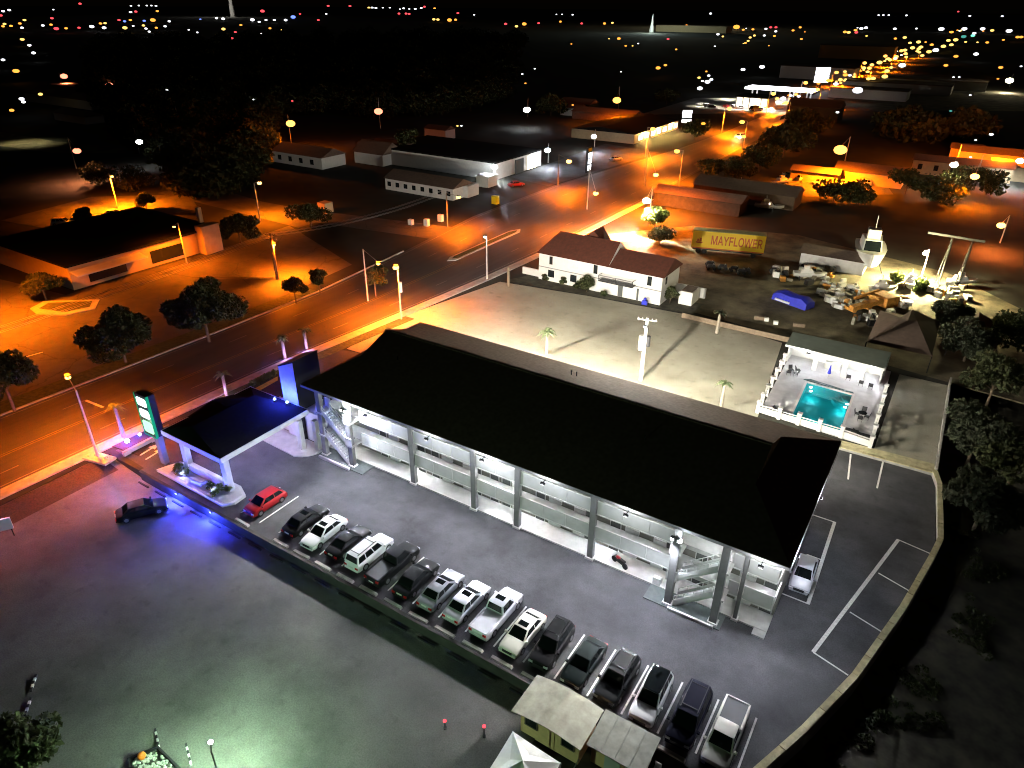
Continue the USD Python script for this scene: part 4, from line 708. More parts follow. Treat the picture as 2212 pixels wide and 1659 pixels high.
an = thing('garden_wall', 'low white wall running from the red-roofed house towards the road', 'wall'); MB().box(-45.8, 62.2, 0, -41.83, 62.5, 1.3).build('wall_body', 'white', an)
MB().box(-17.9, 68.6, 0, -12.6, 68.9, 1.8).build('wall_body', 'white', thing('garden_wall', 'white wall behind the small outbuilding', 'wall'))
for k, (x, y, h, r_) in enumerate(((-31.2, 60.2, 3.2, 1.5), (-33.2, 60.6, 1.4, .8), (-36.3, 61, 1.5, .7), (-40.2, 61, 1.2, .6), (-16.9, 63.3, 3.2, 1.2), (-27.8, 59.8, .9, .6))):
    tree('garden_shrub', ['tall dark shrub in front of the balcony of the white house', 'round shrub by the wall left of the tall dark one', 'low shrub under the middle ground-floor window', 'low shrub under the end ground-floor window', 'dark shrub between the white house and its outbuilding', 'tiny shrub at the foot of the balcony'][k], 'shrub', (x, y, 0), h, r_, 80 + k, 900, .2, .06, base=.2)
tag(MB().obox((-20.3, 60.4, 0), (.9, .5, .7)).ball((-20.3, 60.4, .95), .3).build('garden_ornament', 'navy' if 'navy' in MT else 'bluetarp'), 'small blue object on the ground before the white house', 'ornament')
# ------------------------------------------------------------------ sheds, tent and posts at the front
sh = thing('yellow_shed', 'yellow shed with a curved weathered metal roof on the gravel lot', 'shed')
MB().box(3.4, -17.5, -1.1, 8.0, -14.9, 1.25).build('wall', 'shed_y', sh)
m = MB(); n = 8
for k in range(n):
    a, b = k / n, (k + 1) / n; P = lambda t: (2.9 + 5.4 * t, 1.32 + .34 * math.sin(math.pi * t))
    (xa, za), (xb, zb) = P(a), P(b); m.hexa([(xa, -18, za - .06), (xb, -18, zb - .06), (xb, -14.45, zb - .06), (xa, -14.45, za - .06)], [(xa, -18, za), (xb, -18, zb), (xb, -14.45, zb), (xa, -14.45, za)])
m.build('roof', 'shed_r', sh)
for x, w_ in ((3.8, .9), (6.7, .9)):
    p = MB().box(x, -17.54, .1, x + w_, -17.45, .85).build('window', 'glass', sh); f_ = MB()
    for a, b, c0, d0 in ((x - .07, x, .03, .92), (x + w_, x + w_ + .07, .03, .92), (x, x + w_, .851, .92), (x, x + w_, .03, .099)): f_.box(a, -17.57, c0, b, -17.5, d0)
    f_.build('frame', 'brownroof', p)
MB().box(5.1, -17.54, -1.0, 6.1, -17.46, 1.0).build('door', 'shed_y', sh)
sh = thing('grey_shed', 'grey metal-roofed shed behind the yellow one', 'shed'); MB().box(8.6, -16.8, -1.1, 12.1, -14.5, .95).build('wall', 'shed_y', sh)
m = MB()
for k in range(4): m.hexa([(8.35 + k * 1.02, -17.2, .95), (9.36 + k * 1.02, -17.2, .95), (9.36 + k * 1.02, -14.25, 1.2), (8.35 + k * 1.02, -14.25, 1.2)], [(8.35 + k * 1.02, -17.2, 1.0), (9.36 + k * 1.02, -17.2, 1.03), (9.36 + k * 1.02, -14.25, 1.28), (8.35 + k * 1.02, -14.25, 1.25)])
m.build('roof', 'shed_r2', sh); MB().box(9.6, -16.86, -1.0, 10.7, -16.78, .75).build('door', 'frame', sh)
te = thing('white_tent', 'white peaked canvas tent at the bottom edge by the yellow shed', 'tent')
m = MB(); c0, ap = [(3.8, -19.2, 1.25), (7.6, -19.4, 1.25), (7.8, -23.2, 1.25), (4.0, -23.2, 1.25)], (5.75, -21.1, 2.15)
for k in range(4):
    a, b = np.array(c0[k]), np.array(c0[(k + 1) % 4]); mid = (a + b) / 2 - np.array([0, 0, .05]); q = (mid + np.array(ap)) / 2 - np.array([0, 0, .13])
    m.add([a, mid, q], [[0, 1, 2]]); m.add([mid, b, q], [[0, 1, 2]]); m.add([a, q, ap], [[0, 1, 2]]); m.add([q, b, ap], [[0, 1, 2]])
m.build('canopy', 'canvas', te)
for x, y, z in c0: MB().rod((x, y, -1.02), (x, y, 1.24), .04).build('leg', 'steel', te)
MB().bar((8.2, -17.9, .2), (8.3, -21.0, .2), .06, .06).build('rail', 'steel', thing('pipe_rail', 'pale pipe rail between the tent and the grey shed', 'rail'))
for k, q in enumerate(((12.9, -15.9), (13.6, -16.1), (14.2, -16.0))):
    t = thing('folding_chair', 'pale folding chair in the small cluster at the end of the grey shed', 'chair', (*q, -1.0 if False else .02), 30 * k, 'folding chairs by the grey shed'); MB().box(-.22, -.22, .4, .22, .22, .44).build('seat', 'frame', t); MB().box(-.22, .2, .44, .22, .24, .85).build('backrest', 'frame', t)
    for a in (-.2, .2):
        for b in (-.2, .2): MB().box(a - .015, b - .015, 0, a + .015, b + .015, .399).build('leg', 'steel', t)
for k, (x, y, h) in enumerate(((1.5, -19.3, 1.05), (-1.2, -20.3, .75))):
    t = thing('red_lamp_post', ['dark post with a glowing red head near the tent', 'shorter red-headed post farther out on the gravel'][k], 'post', (x, y, -1.0)); MB().rod((0, 0, 0), (0, 0, h), .06).build('post', 'dark', t); MB().rod((0, 0, 0), (0, 0, .12), .14).build('base', 'dark', t); MB().ball((0, 0, h + .08), .13).build('lamp', 'e_red', t)
gp = (-10.88,-31.50,3.60); gl = thing('green_floodlight', 'green-white floodlight on a dark pole at the bottom edge of the gravel lot', 'lamp', (gp[0] + .5, gp[1] - .35, -1.0)); MB().rod((0, 0, 0), (0, 0, 4.5), .07, .05).build('pole', 'dark', gl); MB().rod((0, 0, 4.45), (-.5, .35, 4.62), .04).build('arm', 'dark', gl); MB().ball((-.5, .35, 4.6), .17).build('lamp', 'e_green', gl); glow((gp[0] - .1, gp[1] + .1, 3.25), 2100, (.58, 1., .6), .12)

pn = thing('gravel_planter', 'pebble-filled planter with dark edging at the bottom of the gravel lot', 'planter', (0, 0, -1)); Q = [(-17.9, -33.9), (-17.0, -32.2), (-13.0, -32.4), (-13.5, -35.5)]; MB().prism(Polygon(Polygon(Q).exterior.coords, [Polygon(Q).buffer(-.15).exterior.coords]), 0, .25).build('edging', 'dark', pn)
m = MB(); rs = np.random.default_rng(3)
while m.n < 12 * 260:
    x, y = rs.uniform(-18, -13), rs.uniform(-35.5, -32); 
    if Polygon(Q).buffer(-.25).contains(shapely.Point(x, y)): m.ball((x, y, .12), rs.uniform(.07, .14), 0, (1, 1, .6))
tag(m.build('pebbles', 'rock', pn), kind='stuff')
tag(MB().ball((-17.1, -33.3, -.6), .28).rod((-17.1, -33.3, -.95), (-17.1, -33.3, -.55), .16, .26).build('orange_pot', 'orange'), 'orange pot in the corner of the pebble planter', 'pot')
for k, (x, y, _z) in enumerate(((-17.60,-31.90,-1.00), (-14.76,-31.42,-1.00))):
    t = thing('striped_barrier', ['striped black and white barrier block nearer the dark bush', 'striped black and white barrier block beside the green floodlight'][k], 'barrier', (x, y, -1), -25); 
    for j in range(6): MB().box(-.9 + j * .3, -.07, 0, -.6 + j * .3, .07, .16).build('stripe', 'white' if j % 2 else 'dark', t)
for k in range(4):
    x, y = -29.6 + 1.75 * k, -34.2 - 1.25 * k
    t = thing('striped_kerb', 'row of pale and dark kerb blocks at the shadowy edge of the gravel lot', 'kerb', (x, y, -1), -40, 'striped kerb pieces at the gravel edge')
    for j in range(5): MB().box(-.75 + j * .3, -.08, 0, -.45 + j * .3, .08, .15).build('block', 'white' if j % 2 else 'dark', t)
mc = thing('motorcycle', 'black motorcycle parked on the ground-floor walkway', 'motorcycle', (2.7, .45, .15), 160)
for u in (-.65, .65): w2 = MB().rod((u, -.06, .3), (u, .06, .3), .3, n=16).build('wheel', 'tyre', mc)
MB().box(-.45, -.13, .35, .35, .13, .65).build('engine', 'dark', mc); MB().obox((-.25, 0, .65), (.7, .26, .14)).build('seat', 'trimblack', mc); MB().ball((.2, 0, .75), .2, 1, (1.4, .7, .8)).build('tank', 'red', mc); MB().bar((.5, -.38, 1.0), (.5, .38, 1.0), .05, .05).build('handlebar', 'steel', mc); MB().rod((.65, 0, .3), (.48, 0, 1.), .05).build('fork', 'steel', mc)
# ------------------------------------------------------------------ pylon sign and street-side bits
sg = thing('pylon_sign', 'tall dark motel sign with glowing white and green panels by the entrance', 'sign')
MB().box(-46.3, -12.3, 0, -45.6, -11.7, 3.7).build('post', 'column', sg); MB().box(-47.5, -12.45, 3.6, -45.45, -11.5, 8.6).build('sign_box', 'dark', sg)
for z, h_, mt in ((7.25, 1.0, 'e_sign'), (5.8, 1.05, 'e_sign'), (3.95, 1.45, 'e_sign2')):
    q = shapely.geometry.box(-.85, 0, .85, h_).buffer(-.3).buffer(.3); mm = trimesh.creation.extrude_polygon(q, .05, engine='earcut'); v = mm.vertices
    MB().add(np.stack([v[:, 0] - 46.47, -12.452 - v[:, 2], v[:, 1] + z], 1), mm.faces).build('lit_panel', mt, sg)
for x in (-47.53, -45.44): MB().box(x - .03, -12.5, 3.6, x + .0, -12.2, 8.6).build('green_edge', 'e_signgreen', sg)
MB().box(-47.5, -12.5, 3.5, -45.45, -12.2, 3.598).build('green_edge', 'e_signgreen', sg)
glow((-46.5, -13.2, 5.0), 60, (.4, 1., .55), .3)
for k, q in enumerate(((-53.09,-11.98), (-53.17,-10.40))):
    t = thing('ground_floodlight', ['larger blue floodlight in the bed by the entrance', 'smaller blue floodlight next to the foot of the tall sign'][k], 'lamp', (*q, 0)); MB().obox((0, 0, 0), (.5, .5, .12)).build('base', 'dark', t); MB().ball((0, 0, .28), .3 if k == 0 else .2).build('lens', 'e_blue', t); glow((q[0] + .3, q[1] - .3, .9), 320 if k == 0 else 150, BLU, .12)
tag(MB().prism([(-54.57,-13.52), (-55.45,-9.72), (-51.56,-8.99), (-49.60,-12.82)], .012, .1).build('entrance_bed', 'mulch'), 'planting bed at the entrance beside the tall sign', 'flower bed')
bd = thing('brick_marker', 'small paved bed with rubble at the corner of the pavement by the driveway', 'planter', (*(-52.63,-15.55), 0)); MB().obox((0, 0, 0), (3.4, 1.5, .25), .2).build('kerb', 'kerb', bd)
for k in range(7): MB().ball((rnd.uniform(-1.2, 1.2), rnd.uniform(-.5, .5), .3), rnd.uniform(.12, .25), 0).build('rock', 'rock', bd)
tag(MB().prism([(-50.88,-4.21), (-51.40,8.36), (-50.67,7.73), (-49.77,-4.38)], .012, .13).build('yellow_kerb', 'ypaint'), 'yellow painted kerb beside the hedge strip behind the canopy', 'kerb')
for k in range(6):
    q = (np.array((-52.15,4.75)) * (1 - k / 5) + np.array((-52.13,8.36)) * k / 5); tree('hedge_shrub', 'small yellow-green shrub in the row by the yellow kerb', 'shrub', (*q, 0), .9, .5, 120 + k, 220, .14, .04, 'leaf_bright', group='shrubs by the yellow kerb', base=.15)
for k, (x, y) in enumerate(((-43.2, -12.2), (-42.6, -12.7), (-41.6, -12.4), (-37.4, -12.5), (-36.4, -12.2), (-35.4, -11.9), (-36.2, -12.9))):
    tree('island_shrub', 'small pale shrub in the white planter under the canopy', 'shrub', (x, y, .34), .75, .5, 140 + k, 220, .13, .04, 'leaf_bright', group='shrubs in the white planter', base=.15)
fc = thing('entrance_wall', 'short low wall with a pale cap beside the drive by the tall sign', 'wall'); P0, P1 = (-50.25,-13.78), (-50.66,-6.58)
m = MB(); m.bar((*(-50.89,-13.77), .25), (*(-50.98,-9.55), .25), .3, .5); m.build('wall_body', 'purplewall', fc); MB().bar((*(-50.89,-13.77), .54), (*(-50.98,-9.55), .54), .36, .07).build('coping', 'kerb', fc)

# ------------------------------------------------------------------ street lamps and other lamps on poles
def street_lamp(label, head, base, I, col=SOD, em='e_sodium', r=.28, cone=80, mat='pole', group=None, cat='street lamp', transformer=False, soft=.85, bare=None):
    """a pole at base, an arm to the lamp head at head = (x, y, z)"""
    t = thing('street_lamp', label, cat, (*base, 0), 0, group); d = np.array(head) - np.array([*base, 0]); h = d[2]
    MB().rod((0, 0, 0), (0, 0, h + .1), .15, .09, 10).build('pole', mat, t)
    if math.hypot(d[0], d[1]) > .4: MB().rod((0, 0, h + .02), d + np.array([0, 0, .12]), .05, .04, 8).build('arm', mat, t)
    MB().obox((d[0], d[1], h + .06), (.7, .4, .16), math.degrees(0)).build('housing', 'dark', t); MB().ball((d[0], d[1], h - r * .55), r, 2, (1.15, 1.15, .8)).build('lamp', em, t)
    if transformer: MB().rod((.3, 0, h * .52), (.3, 0, h * .7), .28, n=12).build('transformer', 'white', t)
    glow((head[0], head[1], head[2] - r * 1.9), I * .7, col, .2, cone, soft, (0, 0, -1) if cone else None)
    if bare: glow((head[0], head[1], head[2] + r * .9), bare * .7, col, .3)
    return t
def gz(p, z): return (*p[:2], z)
street_lamp('tall pale pole with a bright sodium lamp at the corner of the sandy lot', (-50.26,32.16,9.10), (-50.43,32.71), 21000, r=.42, bare=1600, transformer=True)
street_lamp('sodium lamp reaching over the far lanes at the corner with the glowing tree', (-53.74,32.03,9.00), (-60.37,35.69), 16000, r=.26, bare=700)
street_lamp('lamp hung low on the wooden utility pole with crossarms', (-81.33,34.71,6.60), (-81.44,34.25), 38000, mat='wood', r=.3, bare=900)
street_lamp('lone sodium lamp above the orange side street', (-116.16,60.91,8.50), (-115.99,59.29), 26000, r=.45)
street_lamp('very bright sodium lamp among trees beyond the grey house', (-174.91,122.95,10.00), (-187.47,132.96), 30000, em='e_sodium_far', r=1.3, bare=4000)
street_lamp('sodium lamp on an arm at the wooden pole where the side street meets the road', (-72.92,78.95,7.50), (-76.55,79.42), 20000, mat='wood', r=.42)
street_lamp('sodium lamp on an arm in front of the dark forecourt', (-69.90,124.36,8.50), (-75.79,129.54), 26000, mat='wood', r=.62)
street_lamp('sodium lamp over the middle of the road at the nose of the median', (-44.89,89.85,10.00), (-57.33,111.41), 95000, r=.5)
street_lamp('sodium lamp over the road one span beyond the median nose', (-41.50,114.66,10.00), (-55.57,143.42), 110000, r=.55)
street_lamp('white floodlight on a pole at the junction above the bright green tree', (-36.67,98.17,8.00), (-40.10,109.74), 40000, (1, .93, .72), 'e_white', .75, bare=9000)
street_lamp('bright sodium lamp standing over the long dark roofs near the gas station', (-110.79,241.93,11.00), (-130.16,286.72), 40000, em='e_sodium_far', r=1.5, bare=3000)
street_lamp('large glaring sodium lamp above the yard of parked boats', (-10.88,172.48,11.00), (-11.66,191.62), 100000, em='e_sodium_far', r=1.5, bare=4000)
street_lamp('orange lamp at the picture edge above the dark yard', (28.85,127.95,6.00), (30.17,136.37), 9000, (1, .2, .03), 'e_sodium', .7, bare=1200)
street_lamp('white floodlight on a leaning pale pole in the middle of the scrapyard', (17.58,96.49,6.30), (18.00,98.26), 52000, (1, .88, .45), 'e_warm', .42, cone=84, bare=9000)
street_lamp('white floodlight with a short pole on the corner of the long shop', (-92.41,122.34,5.00), (-93.97,124.16), 5200, WHT, 'e_white', .8, bare=1500)
street_lamp('white floodlight beside the glowing shop doorway', (-90.29,148.59,6.00), (-94.49,156.57), 4500, WHT, 'e_white', .85, bare=1200)
street_lamp('white floodlight at the far end of the dark forecourt', (-90.07,179.78,6.00), (-95.07,191.00), 4500, WHT, 'e_white', .85, bare=1500)
street_lamp('slim grey pole with a small white lamp by the corner of the sandy lot', (-49.61,55.45,8.20), (-49.43,55.62), 250, WHT, 'e_white', .26, cone=None)
street_lamp('tall lamp post with a long arm over the road by the entrance', (-56.98,-14.21,8.50), (-52.89,-15.51), 18000, r=.26, bare=500)
street_lamp('red-white beacon on a stout white column beyond the shop', (-161.02,151.05,12.00), (-186.24,178.84), 1500, (1, .3, .25), 'e_redwhite', 1.3, mat='white')
for x, y, xb, yb, lab in ((165, 322, 168, 372, 'red-tinted lamp over the dark lot beyond the flat-roofed building'), (137, 161, 140, 196, 'reddish lamp above a red-lit roof far on the left'), (235, 180, 238, 206, 'red lamp standing alone above a red strip of ground')):
    street_lamp(lab, tuple(gxy(x, y, 9)), gxy(x, y + 42 if x == 165 else y + 32, 0)[:2], 14000, (1, .3, .12), 'e_redwhite', .9 if x == 165 else 1.6)
street_lamp('white lamp by the curving pale track', gxy(300, 303, 8), gxy(302, 332, 0)[:2], 500, WHT, 'e_white', .85)
street_lamp('white lamp in the trees beyond the shops', gxy(1138, 233, 8), gxy(1140, 252, 0)[:2], 2500, WHT, 'e_white', 1.3, bare=600)
for x, y, I, c, e, lab in ((2107, 377, 22000, SOD, 'e_sodium', 'orange lamp on the long low building with small windows'), (2205, 344, 9000, WHT, 'e_white', 'white lamp at the picture edge beyond the orange building'), (2062, 352, 4000, WARM, 'e_warm', 'pale lamp before the orange-roofed sheds'), (2182, 170, 30000, WARM, 'e_warm', 'large white floodlight over the pale lots'), (2012, 545, 0, WHT, 'e_white', '')):
    if lab: street_lamp(lab, gxy(x, y, 8), gxy(x - 2, y + 18, 0)[:2], I, c, e, .9 if y > 300 else 1.9, bare=I * .1)
# lamps that line the road into the distance
k = 0
for y in list(range(150, 420, 34)) + list(range(420, 900, 55)):
    f = 1.06 if k % 2 else -.06; x = cl(y, f); k += 1
    street_lamp('sodium street lamp in the receding row along the far road', (x + (1.8 if f > 1 else -1.8), y, 9.5), (x, y), 62000 if y < 420 else 80000, em='e_sodium_far', r=.5 + y / 800, group='receding row of road lamps')
street_lamp('sodium lamp of the parking lot behind the flat-roofed building', (-152, 47, 8), (-153, 47), 75000, r=.3); street_lamp('sodium lamp on the orange forecourt, outside the edge of the picture', (-101, -4, 12), (-102, -4), 42000, r=.3)
street_lamp('sodium lamp over the forecourt before the flat-roofed building', (-101.5, 29, 8), (-102.5, 30.5), 11000, r=.24)
# utility poles
def utility_pole(label, base, h, arms=1, white=False, trf=False, tilt=0):
    t = thing('utility_pole', label, 'utility pole', (*base, 0)); MB().rod((0, 0, 0), (tilt, 0, h), .28, .2, 10).build('pole', 'pole' if white else 'wood', t)
    for k in range(arms):
        z = h - .35 - .9 * k; MB().bar((-1.2, -.3, z), (1.2, .3, z), .12, .14).build('crossarm', 'pole' if white else 'wood', t)
        for u in (-1.1, -.6, .6, 1.1): MB().rod((u, u * .25, z + .07), (u, u * .25, z + .28), .05).build('insulator', 'steel', t)
    if trf: MB().rod((-.4, -.2, h * .5), (-.4, -.2, h * .72), .36, n=14).build('transformer', 'white', t); MB().rod((.42, .1, h * .56), (.42, .1, h * .72), .26, n=12).build('transformer', 'dark', t)
    return t
up = utility_pole('pale utility pole with white transformers standing in the sandy lot', (-9.9, 34.6), 9.2, 1, True, True)
h = MB().obox((0, -.35, 7.9), (.5, .3, .3)).build('floodlight', 'dark', up); MB().obox((0, -.52, 7.95), (.4, .05, .2)).build('lens', 'e_white', h); glow((-9.9, 33.9, 8.05), 16000, (1, .93, .8), .1, 84, .3, (0, -1, -.02))
utility_pole('wooden utility pole with double crossarms across the road', (-81.49,34.51), 8.6, 2)
utility_pole('short wooden pole at the corner of the sandy lot', (-44.33,54.96), 3.6, 0)
for p, q in (((-81.49,34.51), (-112, 6)), ((-81.49,34.51), (-76.55,79.42))):
    pass
# ------------------------------------------------------------------ buildings along the road
def shed(name, label, x0, y0, x1, y1, h, rz, wall='white', roof='brownroof', ridge='x', cat='building', win=0, side='x1', o=.4, winmat='glass'):
    t = thing(name, label, cat); MB().box(x0, y0, 0, x1, y1, h).build('wall', wall, t)
    m = MB()
    if ridge == 'flat': MB().box(x0 - o, y0 - o, h + .004, x1 + o, y1 + o, h + .4).build('roof', roof, t)
    else:
        a, b, c, d = x0 - o, y0 - o, x1 + o, y1 + o
        if ridge == 'x': v = [(a, b, h), (c, b, h), (c, d, h), (a, d, h), (a, (b + d) / 2, rz), (c, (b + d) / 2, rz)]; f = [[0, 1, 5], [0, 5, 4], [2, 3, 4], [2, 4, 5], [3, 0, 4], [1, 2, 5], [0, 3, 2], [0, 2, 1]]
        else: v = [(a, b, h), (c, b, h), (c, d, h), (a, d, h), ((a + c) / 2, b, rz), ((a + c) / 2, d, rz)]; f = [[0, 1, 4], [1, 2, 5], [1, 5, 4], [2, 3, 5], [3, 0, 4], [3, 4, 5], [0, 3, 2], [0, 2, 1]]
        MB().add(v, f).build('roof', roof, t)
    for k in range(win):
        u = (k + .5) / win
        if side in ('x1', 'x0'): y = y0 + (y1 - y0) * u; X = x1 if side == 'x1' else x0; MB().box(X - .05, y - .6, h * .35, X + .06, y + .6, h * .75).build('window', winmat, t)
        else: x = x0 + (x1 - x0) * u; MB().box(x - .6, y0 - .06, h * .35, x + .6, y0 + .05, h * .75).build('window', winmat, t)
    return t
fb_ = shed('flat_roofed_building', 'wide low building with a flat dark roof and an orange-lit front', -133, 11, -106.5, 40.5, 4.2, 0, 'tan', 'blackroof', 'flat', o=.5)
MB().box(-106.4, 36.2, 0, -104.2, 40.2, 5.6).build('entrance_block', 'tan', fb_); MB().box(-108.0, 38.2, 5.6, -107.2, 39.0, 8.6).build('pillar', 'tan', fb_); MB().box(-106.46, 26, .6, -106.4, 33, 3.0).build('window', 'glass', fb_); MB().box(-106.46, 14, .6, -106.4, 21, 3.0).build('window', 'glass', fb_)
m = MB(); m.hexa([(-106.3, 11, 3.3), (-103.8, 11, 2.9), (-103.8, 24, 2.9), (-106.3, 24, 3.3)], [(-106.3, 11, 3.45), (-103.8, 11, 3.05), (-103.8, 24, 3.05), (-106.3, 24, 3.45)]); m.build('awning', 'white', fb_)
car('sedan', 'white', 'yellow-lit pale car alone in the lot behind the flat-roofed building', *(-147.56,42.78), 35); car('suv', 'white', 'pale car at the end of the pair behind the flat-roofed building', *(-148.99,31.78), 40); car('sedan', 'white', 'pale car next to the little dark tree behind the flat-roofed building', *(-148.14,34.66), 40)
tag(MB().prism([(-103.87,2.35), (-105.33,5.28), (-98.45,10.87), (-95.11,8.17), (-96.45,4.01), (-100.52,1.76)], .0, .14).build('traffic_island', 'kerb'), 'kerbed island with dark planting in the orange forecourt', 'traffic island')
tag(MB().prism([(-102.62,3.18), (-103.85,5.28), (-98.60,9.76), (-96.52,8.19), (-97.61,4.62)], .141, .17).build('island_grass', 'grass'), 'dark grass on the kerbed island of the forecourt', 'grass', kind='stuff')
tag(MB().prism([(-104.51,24.62), (-101.32,42.11), (-95.10,43.37), (-82.78,34.55), (-94.73,26.56)], -.1, .05).build('forecourt_slab', 'orange_lot'), kind='structure')
gh = shed('grey_house', 'long pale house with gabled white end beyond the side street', -168, 108, -146, 118, 3.4, 5.6, 'white', 'brownroof', 'x', win=0)
for k in range(4): MB().box(-165.5 + k * 4.8, 107.94, 1.0, -164.0 + k * 4.8, 108.05, 2.5).build('window', 'glass', gh)
shed('grey_house', 'white gabled house end, next to the long pale house', -146, 122, -134, 131, 3.4, 6.6, 'white', 'brownroof', 'x')
sp = shed('long_shop', 'long dark-roofed shop with a pale side wall and a glowing doorway', -140, 126, -94.5, 152, 4.6, 0, 'white', 'blackroof', 'flat', o=.3)
MB().box(-94.6, 143.5, .1, -94.1, 148.5, 4.0).build('lit_doorway', 'e_store', sp); MB().box(-94.6, 136.5, 0, -94.15, 141, 4.0).build('dark_doorway', 'door', sp)
lh = shed('low_house', 'low house with a row of small windows at the side-street corner', -113, 99.5, -90, 108, 3.0, 4.8, 'white', 'brownroof', 'x', win=8, side='y0', winmat='glass')
MB().box(-92.5, 104, 0, -88.5, 109, 3.0).build('porch', 'white', lh)
shed('small_shop', 'small white block under the corner floodlight', -94.6, 116.5, -90.6, 121, 2.6, 0, 'white', 'white', 'flat', o=.3)
tag(MB().obox((*(-79.31,103.15), 0), (1.6, 1.2, 2.0)).build('newspaper_box', 'tyellow'), 'yellow box at the kerb below the small white block', 'box')
for k, (x, y) in enumerate(((922, 488), (952, 478), (888, 485))): tag(MB().obox((*gxy(x, y, 0)[:2], 0), (1.1, .9, 1.6 - .4 * (k == 2))).build('street_cabinet', 'white'), ['largest white cabinet at the street corner', 'white cabinet beside the wooden pole at the corner', 'small cabinet a few steps behind the corner'][k], 'cabinet')
tag(MB().obox((*(-108.86,73.17), 0), (2.6, 2.6, 2.4)).build('ticket_booth', 'tan'), 'small orange-lit box building at the end of the side street', 'kiosk')
fs = thing('forecourt_sign', 'tall lit price sign at the edge of the dark forecourt', 'sign', (*(-77.33,151.11), 0)); MB().obox((0, 0, 0), (.7, 2.6, 7.4)).build('sign_box', 'dark', fs)
for z, h_, mt in ((4.3, 1.5, 'e_signwhite'), (2.6, 1.4, 'e_signwhite'), (.6, 1.6, 'e_signwhite'), (6.2, .9, 'tyellow')): MB().box(-.4, -1.1, z, .4, 1.1, z + h_).build('sign_panel', mt, fs)
sheet('dark_forecourt', [(-93, 132), (-78, 128), (-72, 195), (-95, 200)], .0, 'lot')
car('sedan', 'silver', 'pale car parked on the dark forecourt by the lit price sign', *(-78.10,172.64), 70, .03); car('sedan', 'red', 'car with glowing orange lamps beside the small white block', *(-85.46,122.90), 60, .0)
mt2 = shed('lit_motel', 'long low motel with a yellow-lit arcade beyond the forecourt', -112, 205, -86, 250, 3.4, 5, 'tan', 'blackroof', 'y')
for k in range(7): MB().box(-85.9, 209 + k * 6, .8, -85.7, 212.5 + k * 6, 2.6).build('lit_window', 'e_store', mt2)
glow((-84.5, 214, 3.), 2600, (1, .62, .15), .2); glow((-84.5, 228, 3.), 2600, (1, .62, .15), .2); glow((-84.5, 242, 3.), 2600, (1, .62, .15), .2)
ls = thing('lit_sign', 'white two-panel lit sign on a post at the roadside', 'sign', (*(-80.45,243.88), 0)); MB().rod((0, 0, 0), (0, 0, 4), .3).build('post', 'dark', ls)
for z, h_ in ((3.6, 1.3), (5.4, 2.9)): MB().obox((0, 0, z), (3.6, .9, h_), .6).build('sign_panel', 'e_signwhite', ls)
# petrol station
gs = thing('petrol_station', 'brilliantly lit petrol station with white pillars and bright canopies', 'building'); q = np.array((-80.90,322.57))
qx, qy = q
MB().box(qx - 10, qy + 2, 0, qx + 12, qy + 22, .02).build('forecourt', 'concrete', gs)
MB().box(qx - 7, qy + 14, 0, qx + 9, qy + 30, 5).build('shop_wall', 'white', gs); MB().box(qx - 7.5, qy + 13.5, 5.001, qx + 9.5, qy + 30.5, 5.4).build('roof', 'blackroof', gs)
for k, (a, b) in enumerate(((-6.5, -3.9), (-3.2, -.6), (.1, 5.2), (5.8, 8.4))): MB().box(qx + a, qy + 13.9, .3, qx + b, qy + 14.1, 4.7).build('lit_window', 'e_store', gs)
MB().box(qx - 14, qy + 52, 5.2, qx + 22, qy + 66, 6.4).build('canopy', 'e_signwhite', gs)
for a in (-10, 0, 10, 19):
    for b in (54, 64): MB().rod((qx + a, qy + b, 0), (qx + a, qy + b, 5.2), .4).build('canopy_column', 'white', gs)
for a in (-20, -6, 6, 16): glow((qx + a, qy + 8, 6), 5000, (1, .95, .75), .5, 65, .8, (0, 0, -1)); glow((qx + a, qy + 46, 7), 5000, (1, .97, .75), .5, 65, .8, (0, 0, -1))
for k in range(9): car(['sedan', 'suv', 'hatch'][k % 3], ['white', 'silver', 'black', 'red'][k % 4], 'car on the bright petrol station forecourt, too far to tell from its neighbours', qx - 24 + k * 4.4 + rnd.uniform(-1, 1), qy + 4 + rnd.uniform(-2, 7), rnd.uniform(0, 180), .03, 'cars at the petrol station')
car('suv', 'charcoal', 'dark truck silhouetted at the kerb before the petrol station', *(-74.89,326.95), 60, .03, scale=1.5)
ls = thing('lit_sign', 'white lit sign between the road and the petrol station', 'sign', (*(-70.90,457.43), 0)); MB().rod((0, 0, 0), (0, 0, 4), .4).build('post', 'dark', ls); MB().obox((0, 0, 4), (8.5, 1.5, 4), .6).build('sign_panel', 'e_signwhite', ls); MB().obox((0, 0, 8.6), (8.5, 1.5, 4), .6).build('sign_panel', 'e_signwhite', ls)
sheet('bright_forecourt', [(-116.52,280.40), (-61.20,332.70), (-62.82,404.20), (-118.67,362.74)], -.004, 'concrete'); sheet('pale_lot', [(-55.26,345.54), (36.87,408.31), (37.65,499.61), (-43.37,471.31)], -.006, 'yard')
